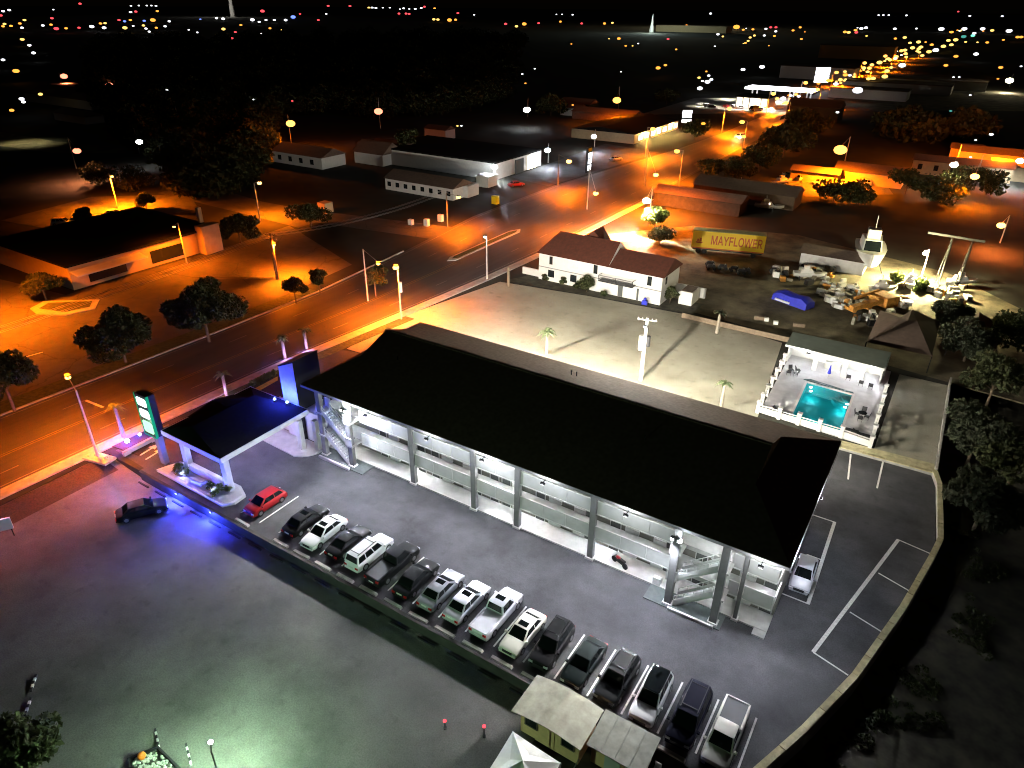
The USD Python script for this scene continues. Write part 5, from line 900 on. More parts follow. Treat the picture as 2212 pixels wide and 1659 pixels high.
# house and shed silhouettes farther out, each lit by the lamps near it
far = [  # px, py, sx, sy, h, wall, label
 (1230, 250, 10, 7, 3.5, 'white', 'pale gabled roof half hidden by greenery near the single sodium lamp'), (1300, 262, 30, 9, 3.2, 'brownroof', 'low dark house roof under the single sodium lamp'), (2070, 385, 26, 7, 4, 'tan', 'orange-lit long building with a row of small square windows'), (2080, 350, 9, 7, 4, 'tan', 'orange-lit shed in front of the row of windows'), (2150, 362, 22, 8, 4, 'tan', 'orange-lit roof strip behind the pale lamps'),
 (2190, 392, 14, 8, 4, 'tan', 'orange-lit house at the edge of the picture'), (1870, 400, 18, 9, 3.4, 'tan', 'orange-lit shed roof beyond the dark trees of the boat yard'), (1755, 395, 13, 6, 3, 'tan', 'small orange-lit roof beside the parked boats'), (1500, 455, 22, 7, 3.2, 'stained', 'dull wall in the dark between the junction and the trailer'), (1600, 440, 26, 9, 3.4, 'brownroof', 'dark roof behind the yellow trailer'),
 (1930, 200, 60, 22, 5, 'white', 'pale commercial block by the far lots'), (2010, 192, 60, 24, 5, 'white', 'pale flat-roofed block, next along the far lots'), (1870, 215, 40, 18, 5, 'white', 'pale block at the edge of the far road'), (1760, 172, 50, 20, 8, 'white', 'pale block beside the far lit sign'), (1845, 128, 70, 24, 12, 'tan', 'yellow-lit tall block at the head of the far road'),
 (150, 205, 40, 12, 4, 'tan', 'low red-lit roof far on the left'), (235, 209, 24, 10, 3, 'tan', 'short red-lit roof beside the low one far on the left'), (125, 228, 60, 14, 4, 'white', 'long dim white roof at the far left'), (152, 264, 24, 8, 3, 'white', 'small dim white building beside the dark wood'), (370, 288, 18, 9, 4, 'white', 'dim white house with a little spire in the dark'), (1240, 243, 16, 10, 4, 'leaf', 'greenish-lit shed beside the gabled roof'),
 (835, 345, 14, 8, 4, 'white', 'dim white shed end by the beacon column'), (940, 300, 10, 6, 3.4, 'white', 'tiny pale hut behind the long shop'), (1750, 262, 22, 14, 6, 'stained', 'dark grey warehouse beside the bend of the road'), (1490, 70, 150, 40, 12, 'tan', 'yellowish lit hall below the far tower')]
for x, y, sx_, sy_, h, wl, lab in far:
    p = gxy(x, y, 0); s_ = shed('far_building', lab, p[0] - sx_ / 2, p[1], p[0] + sx_ / 2, p[1] + sy_, h, h + sy_ * .2, wl, 'brownroof', 'x' if sx_ < 40 else 'flat', win=6 if x == 2070 else 0, side='y0')
p = gxy(370, 288, 0); MB().rod((p[0], p[1] + 4, 5), (p[0], p[1] + 4, 9.5), .7, .1).build('spire', 'white', thing('spire', 'little spire over the dim white house', 'spire'))
glow((*gxy(1490, 60, 0)[:2], 30), 160000, WARM, 2.); glow((*gxy(60, 310, 0)[:2], 9), 1800, (1, .95, .55), .4, 62, .8, (0, 0, -1)); glow((*gxy(2050, 372, 0)[:2], 7), 14000, SOD, .3); glow((*gxy(2150, 385, 0)[:2], 7), 14000, SOD, .3)
sheet('pale_track', [gxy(0, 315, 0)[:2], gxy(110, 330, 0)[:2], gxy(310, 330, 0)[:2], gxy(310, 322, 0)[:2], gxy(120, 305, 0)[:2], gxy(0, 285, 0)[:2]], -.005, 'yard')
st = thing('floodlit_tower', 'floodlit tapering tower on the far horizon', 'tower', (*gxy(1407, 70, 0)[:2], 0)); MB().rod((0, 0, 0), (0, 0, 12), 5, 3.5, 8).build('base', 'white', st); MB().rod((0, 0, 12), (0, 0, 34), 3, .5, 8).build('spire', 'white', st); glow((*(gxy(1407, 70, 0)[:2] + np.array([20, -50])), 20), 60000, (.8, 1., .9), 3.)
st = thing('floodlit_tower', 'slender grey floodlit monument between the far lights', 'tower', (*gxy(503, 36, 0)[:2], 0)); MB().rod((0, 0, 0), (0, 0, 90), 10, 5, 8).build('shaft', 'e_t' if False else 'white', st); glow((*(gxy(503, 36, 0)[:2] + np.array([60, -90])), 40), 60000, (1, .95, .85), 3.)
# ------------------------------------------------------------------ scrapyard and boatyard
tr = thing('box_trailer', 'yellow box trailer lettered MAYFLOWER in red beside the scrapyard', 'trailer', (*(-16.84,94.10), 0), math.degrees(math.atan2((-10.20,96.07)[1] - (-24.23,92.05)[1], (-10.20,96.07)[0] - (-24.23,92.05)[0])))
tl = 14.2; MB().box(-tl / 2, 0, 1.1, tl / 2, 2.6, 4.7).build('body', 'tyellow', tr); MB().box(-tl / 2 - .02, -.02, 4.701, tl / 2 + .02, 2.62, 4.78).build('roof', 'olive', tr); MB().box(-tl / 2 + .3, .15, .8, tl / 2 - .3, 2.45, 1.095).build('chassis', 'dark', tr)
MB().box(-tl / 2 + .01, -.012, 1.12, tl / 2 - .01, -.002, 1.34).build('red_stripe', 'tred', tr)
import meshkit
tm_ = meshkit.text_mesh('MAYFLOWER', 1.75, .02, True); sc = 9.9 / tm_.extents[0]; v = tm_.vertices * np.array([sc, 1, 1]); v = np.stack([v[:, 0] - v[:, 0].min() - 3.3, -.004 - v[:, 2], v[:, 1] + 2.15], 1); MB().add(v, tm_.faces).build('lettering', 'tred', tr)
m = MB(); P3 = lambda pts: [(x, y) for x, y in pts]
for poly in ([(-.75, 0), (.75, 0), (.55, -.3), (-.55, -.3)], [(-.5, .1), (-.1, .1), (-.15, .6), (-.45, .6)], [(0, .1), (.45, .1), (.4, .8), (.05, .8)], [(-.03, 0), (.03, 0), (.03, .95), (-.03, .95)]):
    pm = trimesh.creation.extrude_polygon(shapely.geometry.polygon.orient(Polygon(poly)), .02, engine='earcut'); v = pm.vertices; m.add(np.stack([v[:, 0] - 5.6, -.004 - v[:, 2], v[:, 1] + 2.5], 1), pm.faces)
m.build('ship_emblem', 'tred', tr)
for u in (-5.6, -4.4, 5.2):
    for s in (.2, 2.2): MB().rod((u, s, .5), (u, s + .25, .5), .5, n=14).build('wheel', 'tyre', tr)
def boat(label, x, y, rz, Ln=9, W=3.2, group=None, h=2.6, z=1.0, cat='boat'):
    t = thing('boat', label, cat, (x, y, 0), rz, group); rings = []
    for u, w_, kz in ((-.5, .92, .1), (-.3, 1, .0), (0, 1, .02), (.25, .82, .12), (.4, .5, .3), (.5, .06, .6)):
        hw = W / 2 * w_; X = u * Ln; s = h * .55 * (1 + .25 * max(0, u * 2) ** 2)
        rings.append(np.array([(X, 0, z + kz), (X, hw * .7, z + .35 + kz * .6), (X, hw, z + s), (X, hw * .9, z + s + .02), (X, -hw * .9, z + s + .02), (X, -hw, z + s), (X, -hw * .7, z + .35 + kz * .6)]))
    MB().loft(rings).build('hull', 'boat', t, 35); s = z + h * .55
    MB().hexa([(-.3 * Ln, -W * .36, s), (.16 * Ln, -W * .3, s), (.16 * Ln, W * .3, s), (-.3 * Ln, W * .36, s)], [(-.28 * Ln, -W * .32, s + h * .42), (.06 * Ln, -W * .27, s + h * .42), (.06 * Ln, W * .27, s + h * .42), (-.28 * Ln, W * .32, s + h * .42)]).build('cabin', 'boat', t)
    MB().hexa([(.17 * Ln, -W * .26, s + .12), (.175 * Ln, -W * .26, s + .12), (.175 * Ln, W * .26, s + .12), (.17 * Ln, W * .26, s + .12)], [(.072 * Ln, -W * .24, s + h * .39), (.077 * Ln, -W * .24, s + h * .39), (.077 * Ln, W * .24, s + h * .39), (.072 * Ln, W * .24, s + h * .39)]).build('windscreen', 'glass', t)
    MB().box(-.2 * Ln, -W * .2, s + h * .42 + .002, -.02 * Ln, W * .2, s + h * .8).build('flybridge', 'boat', t); MB().rod((-.12 * Ln, 0, s + h * .8), (-.14 * Ln, 0, s + h * 1.35), .06).build('mast', 'steel', t)
    for u in (-.3, .15):
        for q in (-1, 1): MB().rod((u * Ln, q * W * .48, 0), (u * Ln, q * W * .3, z + .5), .08).build('stand', 'dark', t)
    return t
bq = np.array((8.12,103.22)); boat('large white motor cruiser on stands, lit by the scrapyard floodlight', bq[0] + .3, bq[1] - 1.6, -80, 13, 5.6, h=4.4, z=1.6)
for k, (x, y, rz, l, lab) in enumerate(((1745, 605, 20, 5.5, 'small open boat under the tarpaulined heap'), (1905, 636, 40, 5, 'pale skiff by the base of the scrapyard floodlight'), (1960, 622, 100, 4.6, 'white dinghy close to the leaning floodlight pole'), (1640, 425, 15, 8, 'dim grey boat in the dark behind the trailer'), (1660, 455, 10, 7, 'dim boat hull nearer the trailer roof'), (1690, 400, 60, 7, 'orange-tinted boat under the large sodium lamp'), (2075, 620, 30, 5, 'white boat at the far end of the bright ground'), (1600, 412, 80, 6, 'small pale boat beside the road trees'))):
    boat(lab, *gxy(x, y, 0)[:2], rz, l, l * .33, h=1.7, z=.5)
bt = thing('covered_skip', 'blue tarpaulin pulled over a long heap in the scrapyard', 'heap', (*(0.76,75.05), 0), -22); m = MB(); m.loft([np.array([(u, -1.3, 0), (u, 1.3, 0), (u, 1.15, h_), (u, 0, h_ + .35), (u, -1.15, h_)]) for u, h_ in ((-3.4, .9), (-2, 1.5), (0, 1.35), (2, 1.6), (3.2, 1.0))]); m.build('tarpaulin', 'bluetarp', bt, 40); MB().box(-2.6, -1.6, .2, .2, -1.35, .5).build('ladder', 'white', bt)
lf = thing('yard_crane', 'orange rusty crane frame lying across the scrapyard near the tents', 'crane', (*(12.66,79.72), 0), 55)
MB().bar((-5, 0, .9), (4, 0, 1.5), .9, .8).build('boom', 'rust', lf); MB().bar((-3, 1.6, 1.8), (3, 2.2, 2.2), .4, .4).build('boom', 'rust', lf); MB().box(1.5, -1.2, .3, 4.2, 2.6, 2.1).build('cab', 'rust', lf); MB().bar((-4.5, -.5, .5), (-4.5, 3, .5), .5, .5).build('outrigger', 'rust', lf); MB().bar((0, -.8, 2.0), (0, 3, 2.0), .3, .3).build('outrigger', 'rust', lf)
rs = np.random.default_rng(9); scrap = [((1790, 620), 'weathered'), ((1800, 636), 'pale'), ((1822, 646), 'white'), ((1835, 632), 'rusty'), ((1770, 588), 'grey'), ((1760, 600), 'tan'), ((1845, 662), 'dark'), ((1815, 662), 'white'), ((1930, 655), 'pale'), ((1945, 660), 'green'), ((1880, 690), 'brown'), ((1905, 700), 'grey'), ((2050, 640), 'pale'), ((2062, 652), 'tan'), ((2045, 628), 'yellow'), ((1700, 600), 'grey')]
near = {(1790, 620): 'behind the blue tarpaulin', (1800, 636): 'between the tarpaulin and the crane', (1822, 646): 'with square white tanks', (1835, 632): 'beside the crane boom', (1770, 588): 'under the bow of the big boat', (1760, 600): 'at the head of the tarpaulin', (1845, 662): 'with a hollow round top by the crane', (1815, 662): 'lowest before the fence line', (1930, 655): 'at the foot of the floodlight', (1945, 660): 'by the lit bushes', (1880, 690): 'in front of the crane', (1905, 700): 'against the larger tent', (2050, 640): 'in the bright sand before the second tent', (2062, 652): 'touching the second tent', (2045, 628): 'top of the bright sand', (1700, 600): 'by the low boat shed'}
for (x, y), c in scrap:
    p = gxy(x, y, 0); t = thing('scrap_heap', f'{c} heap of crates and scrap {near[(x, y)]}', 'scrap heap', (p[0], p[1], 0), rs.uniform(0, 90))
    for j in range(13):
        mt = ['junk', 'white', 'boat', 'junk', 'rust', 'dark'][(j + x) % 6] if c not in ('white', 'pale') else ['white', 'boat', 'junk'][j % 3]
        MB().obox((rs.normal() * 1.5, rs.normal() * 1.2, rs.uniform(0, .4) * (j % 2)), (rs.uniform(.5, 1.6), rs.uniform(.4, 1.1), rs.uniform(.4, 1.3)), rs.uniform(0, 3), .95).build('crate', mt, t)
tree('oak_tree', 'lit bushy plant round the foot of the scrapyard floodlight', 'shrub', (*(18.25,94.70), 0), 2.2, 1.8, 201, 1500, .2, .08, 'leaf_bright', base=.15); tree('oak_tree', 'yellow-lit shrub beyond the scrapyard floodlight pole', 'shrub', (*(14.33,95.81), 0), 2.2, 1.5, 202, 1200, .2, .08, 'leaf_bright', base=.15)
def tent(label, corners, apex, e):
    t = thing('hipped_tent', label, 'tent'); m = MB(); c_ = [np.array(gz(G_, e)) for G_ in corners]; a = [np.array(q) for q in apex]
    m.add([*c_, *a], [[0, 1, 5], [0, 5, 4], [1, 2, 5], [2, 3, 4], [2, 4, 5], [3, 0, 4]]); m.build('roof', 'brownroof', t)
    for q in c_: MB().rod((q[0], q[1], 0 if q[1] > 62 or q[0] < 25 else -1.5), q, .07).build('pole', 'dark', t)
tent('larger brown hipped roof below the scrapyard floodlight', [(14.2, 58.5), (22.5, 58.5), (22.5, 72.5), (14.2, 72.5)], [(18.4, 64, 5.0), (18.4, 69, 5.0)], 2.6)
tent('smaller brown hipped roof at the end of the bright sand', [(24.2, 66), (30, 66), (30, 77), (24.2, 77)], [(27, 70, 4.8), (27, 74, 4.8)], 2.6)
shed('boat_shed', 'low pale-fronted boat shed beside the big white cruiser', *(lambda p: (p[0] - 6, p[1], p[0] + 5.5, p[1] + 6))(gxy(1795, 585, 0)[:2]), 2.6, 3.6, 'white', 'brownroof', 'x')
def quad(label, x, y, rz):
    t = thing('quad_bike', label, 'quad bike', (x, y, 0), rz, 'dark vehicles along the yard track'); MB().obox((0, 0, .45), (1.5, .5, .4)).build('body', 'trimblack', t); MB().obox((-.2, 0, .85), (.8, .36, .2)).build('seat', 'dark', t); MB().bar((.45, -.4, 1.1), (.45, .4, 1.1), .06, .06).build('handlebar', 'steel', t); MB().obox((.5, 0, .85), (.4, .6, .22)).build('fairing', 'dark', t)
    for u in (-.55, .6):
        for s in (-.5, .5): MB().rod((u, s - .14, .3), (u, s + .14, .3), .3, n=12).build('wheel', 'tyre', t)
for k, (x, y) in enumerate(((1533, 575), (1560, 582), (1585, 586), (1610, 590), (1535, 582), (1600, 592), (1672, 590))): quad(['dark quad bike nearest the white house', 'dark quad bike second from the white house', 'dark quad bike in the middle of the row', 'dark quad bike with a blue gleam', 'dark quad bike half a length ahead of the row', 'dark quad bike tucked behind the blue-gleaming one', 'dark machine with a pale blue light by the boat shed'][k], *gxy(x, y, 0)[:2], 25)
fr = thing('boat_hoist', 'tall thin steel boat hoist frame behind the floodlight', 'hoist'); p0, p1 = gxy(2005, 502, 9), gxy(2128, 522, 9)
MB().bar(tuple(p0), tuple(p1), .35, .4).build('beam', 'stained', fr)
for f in (.45, .8): q = p0 * (1 - f) + p1 * f; MB().rod((q[0], q[1], 0), tuple(q), .14).build('leg', 'stained', fr); MB().rod((q[0] - .8, q[1] - 5, 0), tuple(q), .1).build('leg', 'stained', fr)
sf = wall_run('yard_fence', [(-13, 58.5), (4, 58.2), (5.2, 56.5)], .12, 0, .7, 'wood', 'wood', 'low dark fence between the sandy lot and the scrapyard', 'fence')
for k, (x, y) in enumerate(((1655, 693), (1725, 705), (1675, 700), (1642, 690))): tag(MB().obox((*gxy(x, y, 0)[:2], 0), (1.8 if k % 2 else .7, .6, .55), .3).build('log' if k % 2 else 'white_crate', 'wood' if k % 2 else 'boat'), ['white crate by the thin palm', 'long timber near the pool pavilion', 'white crate halfway along the fence', 'long timber under the thin palm'][k], 'timber' if k % 2 else 'crate')
sheet('boat_yard_lot', [(-26.74,175.72), (-1.77,196.85), (4.89,172.80), (-14.63,156.28)], -.004, 'orange_lot')
for k, (x, y) in enumerate(((1708, 382), (1735, 390), (1800, 388), (1815, 398), (1835, 392), (1862, 400), (1770, 398))): car(['sedan', 'van', 'suv'][k % 3], ['cream', 'white', 'silver'][k % 3], 'vehicle in the orange-lit yard below the large sodium lamp', *gxy(x, y, 0)[:2], 20 + 35 * k, 0.01, 'vehicles in the orange-lit yard')
for k, (x, y, h, r_) in enumerate(((1590, 390, 6, 5), (1640, 370, 8, 6), (1690, 340, 9, 9), (1800, 435, 5, 5), (1850, 440, 5, 5), (1955, 420, 6, 5), (2030, 440, 6, 6), (2065, 412, 6, 5), (1730, 300, 9, 10), (1960, 300, 8, 14), (2080, 300, 8, 14), (2130, 420, 6, 5), (1190, 250, 8, 8), (1500, 300, 6, 6), (1440, 225, 6, 7), (1530, 385, 5, 4))):
    tree('dark_tree', ['dark tree at the road edge above the trailer', 'dark tree along the road beyond the trailer', 'dark mass of tree inside the bend of the road', 'round dark tree in front of the orange yard', 'round dark tree beside the first in front of the orange yard', 'dark tree between the orange yard and the long building', 'dark tree in the middle of the dim yard', 'dark tree before the row of small windows', 'dark tree by the grey warehouse', 'wide dark tree beyond the large sodium lamp', 'wide dark tree under the teal lights', 'dark tree at the front of the orange house', 'greenish tree near the white lamp beyond the shops', 'dark tree by the two-panel lit sign', 'dark tree close to the petrol station', 'dark bush on the road verge behind the trailer'][k], 'tree', (*gxy(x, y, 0)[:2], 0), h, r_, 300 + k, 1100, r_ * .1, .25, base=.3)
# the dark wood in the middle distance, one mass, and a few wires and bits by the road
wood = [(210, 110), (700, 92), (1120, 92), (1100, 215), (1000, 245), (860, 262), (700, 250), (600, 245), (575, 330), (520, 430), (400, 430), (350, 350), (270, 285), (200, 215)]
pg = Polygon(wood); rs = np.random.default_rng(77); pts, scl = [], []
while len(pts) < 1150:
    x, y = rs.uniform(190, 1130), rs.uniform(90, 440)
    if not pg.contains(shapely.Point(x, y)): continue
    p = gxy(x, y, 0); pts.append(p); scl.append(rs.uniform(.8, 1.3) * (3.2 + np.linalg.norm(p - CAM) * .011))
m = MB(); cs = [(np.array([.45 * math.cos(k * 2.1), .45 * math.sin(k * 2.1), .75 + .25 * math.sin(k * 3.3)]), .5) for k in range(6)] + [(np.array([0, 0, 1.1]), .5)]
leaf_cloud(m, cs, 340, .13, rs); m.rod((0, 0, -.1), (0, 0, .9), .07, .04, 6)
pi = UsdGeom.PointInstancer.Define(stage, '/World/' + numbered('dark_wood', '/World')); pr_ = usdkit.mesh(stage, str(pi.GetPath()) + '/wood_tree', m.mesh(), MT['leaf'])
pi.CreatePrototypesRel().SetTargets([pr_.GetPath()]); pi.CreateProtoIndicesAttr([0] * len(pts)); pi.CreatePositionsAttr([Gf.Vec3f(*map(float, p)) for p in pts]); pi.CreateScalesAttr([Gf.Vec3f(a, a, a * .8) for a in scl])
pi.CreateOrientationsAttr([Gf.Quath(math.cos(a), 0, 0, math.sin(a)) for a in rs.uniform(0, 3.1, len(pts))])
tag(pi.GetPrim(), 'black mass of wood filling the middle distance beyond the side street', 'wood', kind='stuff')
ow = thing('overhead_wires', 'sagging wires running from the double-crossarm pole along the far verge', 'wires'); m = MB()
A_, B_, C_ = np.array([*(-81.49,34.51), 8.3]), np.array([*(-76.55,79.42), 8.2]), np.array([-78, -70, 8.6])
for P_, Q_ in ((A_, B_), (A_, C_)):
    for o in (-1.1, -.6, .6, 1.1):
        for j in range(10):
            f0, f1 = j / 10, (j + 1) / 10; sg_ = lambda f: P_ * (1 - f) + Q_ * f + np.array([o, 0, -4 * 1.3 * f * (1 - f)]); m.rod(sg_(f0), sg_(f1), .025, n=4)
m.build('wire', 'steel', ow)
rb_ = thing('roadside_board', 'pale pinkish board on two legs at the edge of the gravel lot by the road', 'sign', (*(-48.69,-27.44,-0.60)[:2], -.6), 60); MB().box(-1.1, -.06, .7, 1.1, .06, 2.0).build('board', 'frame', rb_)
for u in (-.9, .9): MB().box(u - .05, -.05, -.3, u + .05, .05, .7).build('leg', 'dark', rb_)
glow((*(-48.69,-27.44,-0.60)[:2], 2.2), 120, (1, .35, .45), .1)
tag(grid(-52.9, -49.8, -30, -15.2, 8, 6, lambda x, y: -1 + .96 * np.clip((-45.5 - x) / 7.5, 0, 1) ** 1.4 + .02).build('roadside_strip', 'mulch'), 'dark planted strip between the road pavement and the gravel lot', 'flower bed')
vn = car('van', 'white', 'pale van with glowing lamps on the road by the dark bend', *(-57.62,242.03), 250, .02); glow((*(np.array((-57.62,242.03)) + np.array([-.5, -4])), 1.0), 1500, (1, .5, .12), .2); tag(MB().ball((*(np.array((-56.23,240.38)) + np.array([0, -3.2])), .8), .45, 1).build('headlamp_glare', 'e_warm'), 'burning headlamp of the pale van on the road', 'light')
# ------------------------------------------------------------------ lights of the town out to the horizon: real lamps far away
R_ = '''-4499,2059,w,8.6,0 -3966,1783,w,7.6,0 -2683,1184,r,5.1,0 -1962,905,y,3.8,0 -1646,743,o,3.2,0 -1362,610,w,2.7,0 -1625,705,y,3.1,0 -1468,630,o,2.8,0 -1481,649,o,2.9,0 -4816,2452,w,5.8,0 -32448,17853,r,64.3,0 -2164,1073,r,4.3,0 -1480,703,w,2.9,0 -1525,741,o,3.0,0 -1288,627,r,3.9,0 -1296,647,o,2.6,0 -1308,675,r,2.6,0 -1365,729,w,4.2,0 -1562,859,o,3.2,0 -1583,881,y,3.2,0 -1283,704,w,3.5,0 -1859,1078,r,3.8,0 -1724,1010,b,3.5,0 -1846,1100,o,3.8,0 -1263,729,y,4.0,0 -1359,804,w,2.2,0 -3729,2294,r,7.7,0 -3535,2146,w,7.2,0 -1747,1074,b,3.6,0 -1820,1144,o,6.6,0 -1377,836,y,2.9,0 -1202,729,w,2.5,0 -1066,647,w,2.1,0 -1231,767,o,2.6,0 -3946,2556,o,8.2,0 -1672,1090,w,3.5,1 -1306,834,w,2.8,1 -11556,7119,w,16.3,0 -13376,8398,w,19.0,0 -13656,8732,w,19.5,0 -13829,8938,w,19.8,0 -12203,7966,w,19.5,0 -1104,741,w,1.8,1 -992,676,w,1.7,1 -1848,1303,b,2.8,1 -1972,1448,w,4.3,1 -1876,1398,w,5.2,1 -1102,806,y,3.3,1 -967,724,r,2.2,1 -789,579,r,1.8,6 -1298,998,o,2.9,1 -1727,1378,w,6.0,1 -1507,1218,w,3.4,1 -3927,3257,r,13.7,1 -1678,1383,w,3.8,1 -1667,1402,w,3.9,1 -1652,1428,w,4.8,1 -2052,1815,b,8.4,1 -2736,2472,r,5.0,1 -1088,893,o,2.5,1 -996,838,y,2.3,1 -863,720,o,2.0,1 -816,668,y,1.9,6 -821,694,o,1.9,6 -889,708,w,1.6,1 -1606,1504,r,3.9,1 -2702,2602,w,5.1,1 -23824,23301,r,57.8,1 -928,401,y,2.3,6 -792,342,w,1.8,6 -665,283,w,1.7,6 -597,228,w,1.4,6 -321,175,w,0.7,6 -290,183,w,0.5,6 -276,170,w,0.7,6 -263,160,w,0.6,6 -256,174,w,0.6,6 -238,180,r,0.5,6 -350,130,y,1.0,6 -338,116,w,1.1,6 -326,111,w,0.9,6 -302,95,o,0.9,6 -490,186,o,1.9,6 -23067,23779,r,57.5,1 -9193,9909,y,23.5,1 -9251,10052,w,23.8,2 -8368,9174,w,21.6,2 -9452,10546,w,17.0,2 -9591,10890,w,17.5,2 -5822,6771,w,10.8,2 -7402,8697,w,19.9,2 -6427,7655,w,12.1,2 -6464,7819,w,17.7,2 -9094,11181,w,25.1,2 -20477,25415,r,56.7,2 -7737,9844,o,21.8,2 -2703,3122,r,7.2,2 -2692,3166,r,7.3,2 -2582,3060,r,7.0,2 -1511,1900,y,5.0,2 -1473,1872,y,4.9,2 -1405,1841,o,7.1,2 -1424,1897,o,4.8,2 -2781,3747,r,8.2,2 -2241,3151,w,5.2,2 -1012,1545,r,4.0,2 -875,1377,y,3.6,2 -983,1584,o,5.6,2 -1008,1696,r,3.5,2 -1076,1934,o,3.9,2 -2163,3847,w,4.5,2 -2150,3890,w,4.5,2 -2035,3802,w,5.8,2 -917,1761,r,3.5,3 -878,1815,o,4.1,3 -902,1914,y,3.8,3 -425,924,o,2.5,6 -333,743,o,1.3,6 -345,805,w,1.1,6 -368,959,r,1.9,7 -262,710,o,1.2,7 -677,933,r,1.6,2 -247,403,w,0.7,6 -231,361,w,0.7,6 -198,311,o,0.6,6 -189,417,w,0.6,6 -131,241,o,0.5,6 -182,464,o,1.7,7 -188,493,o,1.3,7 -136,164,y,0.4,6 -135,165,w,0.4,6 -2003,6053,w,11.1,3 -643,1784,o,3.4,3 -379,1207,w,2.6,3 -252,803,w,1.1,7 -507,1737,o,7.4,3 -427,1515,o,2.8,4 -422,1566,o,2.9,4 -412,1628,w,3.0,4 -440,1776,r,3.3,4 -431,1787,r,3.3,4 -349,1457,w,2.7,4 -286,1197,o,2.2,7 -304,1206,w,2.2,7 -316,1193,y,2.2,7 -297,1102,y,2.1,7 -265,979,y,1.8,7 -250,915,o,1.7,7 -339,1551,o,2.8,4 -389,1839,o,3.3,4 -224,1099,o,2.0,8 -239,1526,o,3.5,4 -228,1500,y,3.4,4 -246,1688,o,3.5,4 -217,1513,r,3.2,4 -258,1840,w,4.2,4 -262,1932,w,4.4,4 -195,1881,w,3.9,5 -159,1957,w,2.7,5 -861,6629,w,8.1,4 -837,6699,w,9.1,5 -808,6783,w,8.3,5 -674,6701,w,9.0,5 -266,7079,w,9.5,5 -50,7160,w,9.6,5 -1636,31632,r,38.1,5 -109,1960,w,6.2,5 -73,1696,o,3.5,5 -67,2031,w,5.8,5 -32,2072,w,5.4,5 -10,1921,y,3.9,5 21,1910,w,6.0,5 35,1458,o,3.0,9 40,1464,o,3.0,9 -39,1411,t,3.9,9 -29,1487,g,3.4,9 -33,1648,w,3.4,5 -112,1286,y,2.9,8 -118,1225,o,2.2,8 -83,1070,y,2.2,9 -77,1112,y,2.9,9 -55,1030,o,2.3,9 -66,926,y,2.6,9 -67,863,y,2.2,8 -60,953,y,2.4,9 -40,887,w,3.1,9 -43,846,y,2.5,9 -40,994,y,2.8,9 -35,1048,y,2.5,9 -48,1205,y,2.8,9 -41,1240,y,3.4,9 0,1166,o,2.1,9 -99,835,w,3.0,8 -60,729,y,2.0,8 -62,692,y,1.6,8 -61,632,y,2.2,8 -62,599,y,1.6,8 -62,560,y,1.6,8 -54,523,y,1.3,8 -44,540,y,1.7,8 -46,578,y,1.3,8 -42,609,w,2.6,8 -39,489,y,1.9,8 -43,469,y,1.5,8 -45,464,y,1.4,8 -42,764,y,1.8,9 -15,773,o,2.0,9 -1,830,w,2.3,9 -14,631,o,1.6,9 22,633,o,1.6,9 -2,511,w,0.7,9 1,514,w,0.7,9 22,516,o,0.7,9 35,657,w,0.9,9 -78,508,w,1.7,8 -62,486,o,1.6,8 -59,484,w,1.1,8 -63,436,o,1.5,8 -55,415,w,1.4,8 -39,386,w,2.6,8 -64,320,y,1.0,7 -62,323,w,1.3,8 -110,344,w,1.5,7 -119,383,w,1.6,7 -123,386,w,0.9,7 -122,399,w,1.1,7 -132,406,y,1.0,7 -132,424,w,1.0,7 -144,455,o,0.8,7 -129,488,w,1.6,7 -125,522,w,2.0,7 -31,285,w,0.7,8 -1,307,w,0.6,9 12,395,w,0.6,9 8,318,t,0.6,9 19,300,t,0.7,9 24,255,w,0.7,9 20,238,w,0.4,9 17,190,w,0.5,9 20,202,w,0.4,9 -45,200,y,0.7,7 -66,221,o,0.8,7 -56,362,y,0.6,8 -62,283,y,0.6,7 -58,496,y,0.8,8 -50,826,y,1.6,9 -58,337,w,0.9,8 -62,683,y,1.3,8 -55,475,y,1.1,8 -52,731,y,1.5,8 -57,555,o,0.8,8 -58,433,y,0.7,8 -57,697,w,1.5,8 -67,514,y,1.2,8 -61,346,w,0.7,8 -62,338,w,0.8,8 -57,779,y,1.1,8 -59,540,y,0.9,8 -60,283,y,0.7,7 -54,848,y,1.6,9 -56,451,y,0.8,8 -61,346,o,0.8,8 -63,338,o,0.6,8 -60,654,y,1.1,8 -59,358,y,0.6,8 -61,344,y,0.8,8 -59,527,o,0.8,8 -64,917,y,1.2,9 -55,441,y,0.9,8 -57,441,y,0.8,8 -58,362,y,0.6,8 -57,302,o,0.7,8 -71,832,w,1.0,8 -64,413,o,1.0,8 -59,759,w,1.1,8 -54,424,y,0.8,8 -341,1113,y,1.8,7 -278,1918,w,1.9,4 17,1295,o,1.9,9 -171,1319,y,1.8,8 -24,1837,o,1.9,5 -433,910,y,1.0,6 -69,1116,o,1.4,9 -66,1822,w,2.0,5 -25,1164,y,1.7,9 -454,1630,w,1.6,4 -299,1469,o,1.3,4 -400,741,o,1.0,6 -527,1554,w,1.9,3 -327,748,y,0.9,6 -208,862,o,0.9,7 -11,1159,y,1.4,9 -247,896,y,0.9,7 -65,1837,y,2.6,5 -406,1600,w,1.7,4 -72,1866,o,2.0,5 -76,1708,o,2.2,5'''
names = dict(w='white', y='yellow', o='orange', r='red', b='blue', g='green', t='teal')
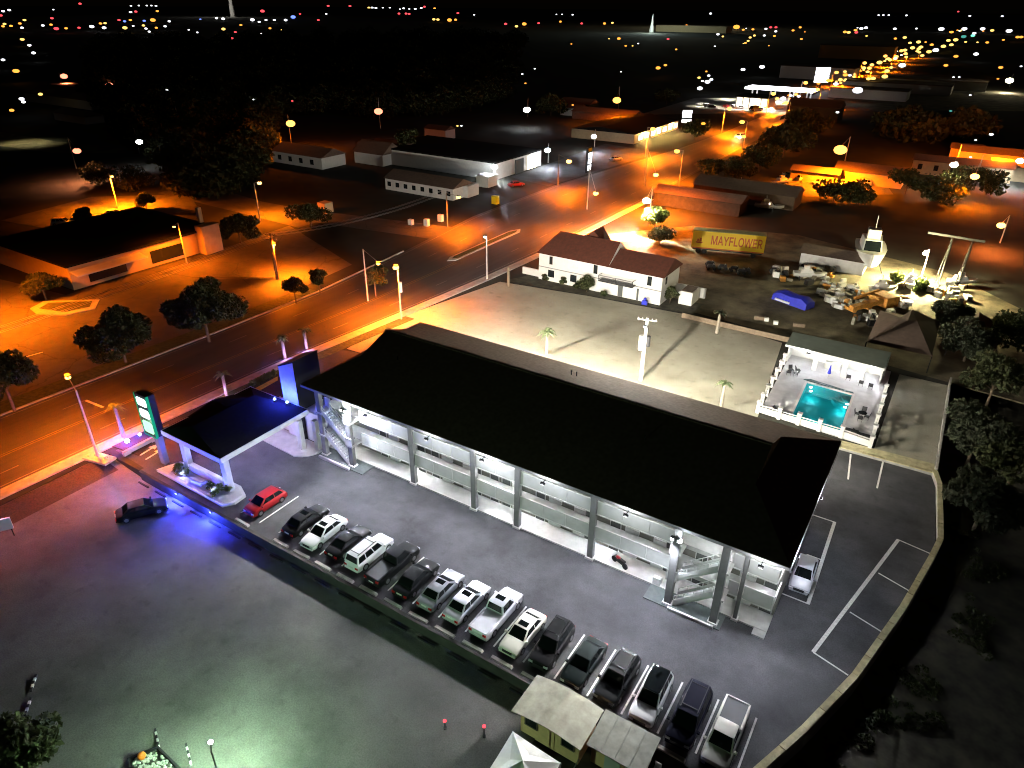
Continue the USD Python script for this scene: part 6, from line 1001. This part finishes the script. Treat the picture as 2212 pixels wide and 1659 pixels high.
for ent in R_.split():
    x, y, c, rad, zone = ent.split(','); x, y, rad, zone = float(x), float(y), float(rad), int(zone)
    t = MB().ball((0, 0, 0), 1, 1).build('distant_light', 'e_' + c)
    xf = UsdGeom.Xformable(t); xf.AddTranslateOp().Set(Gf.Vec3d(x, y, 7)); xf.AddScaleOp().Set(Gf.Vec3f(rad * 1.0, rad * 1.0, rad * .6))
    where = ['at the left end of the horizon', 'near the slender monument', 'along the middle of the horizon', 'near the floodlit tower', 'past the floodlit tower', 'at the right end of the horizon', 'beyond the dark wood', 'by the petrol station', 'along the far road', 'over the far lots beside the road'][zone]
    tag(t, f'{names[c]} light glowing among the town lights {where}', 'light', f'{names[c]} town lights {where}')
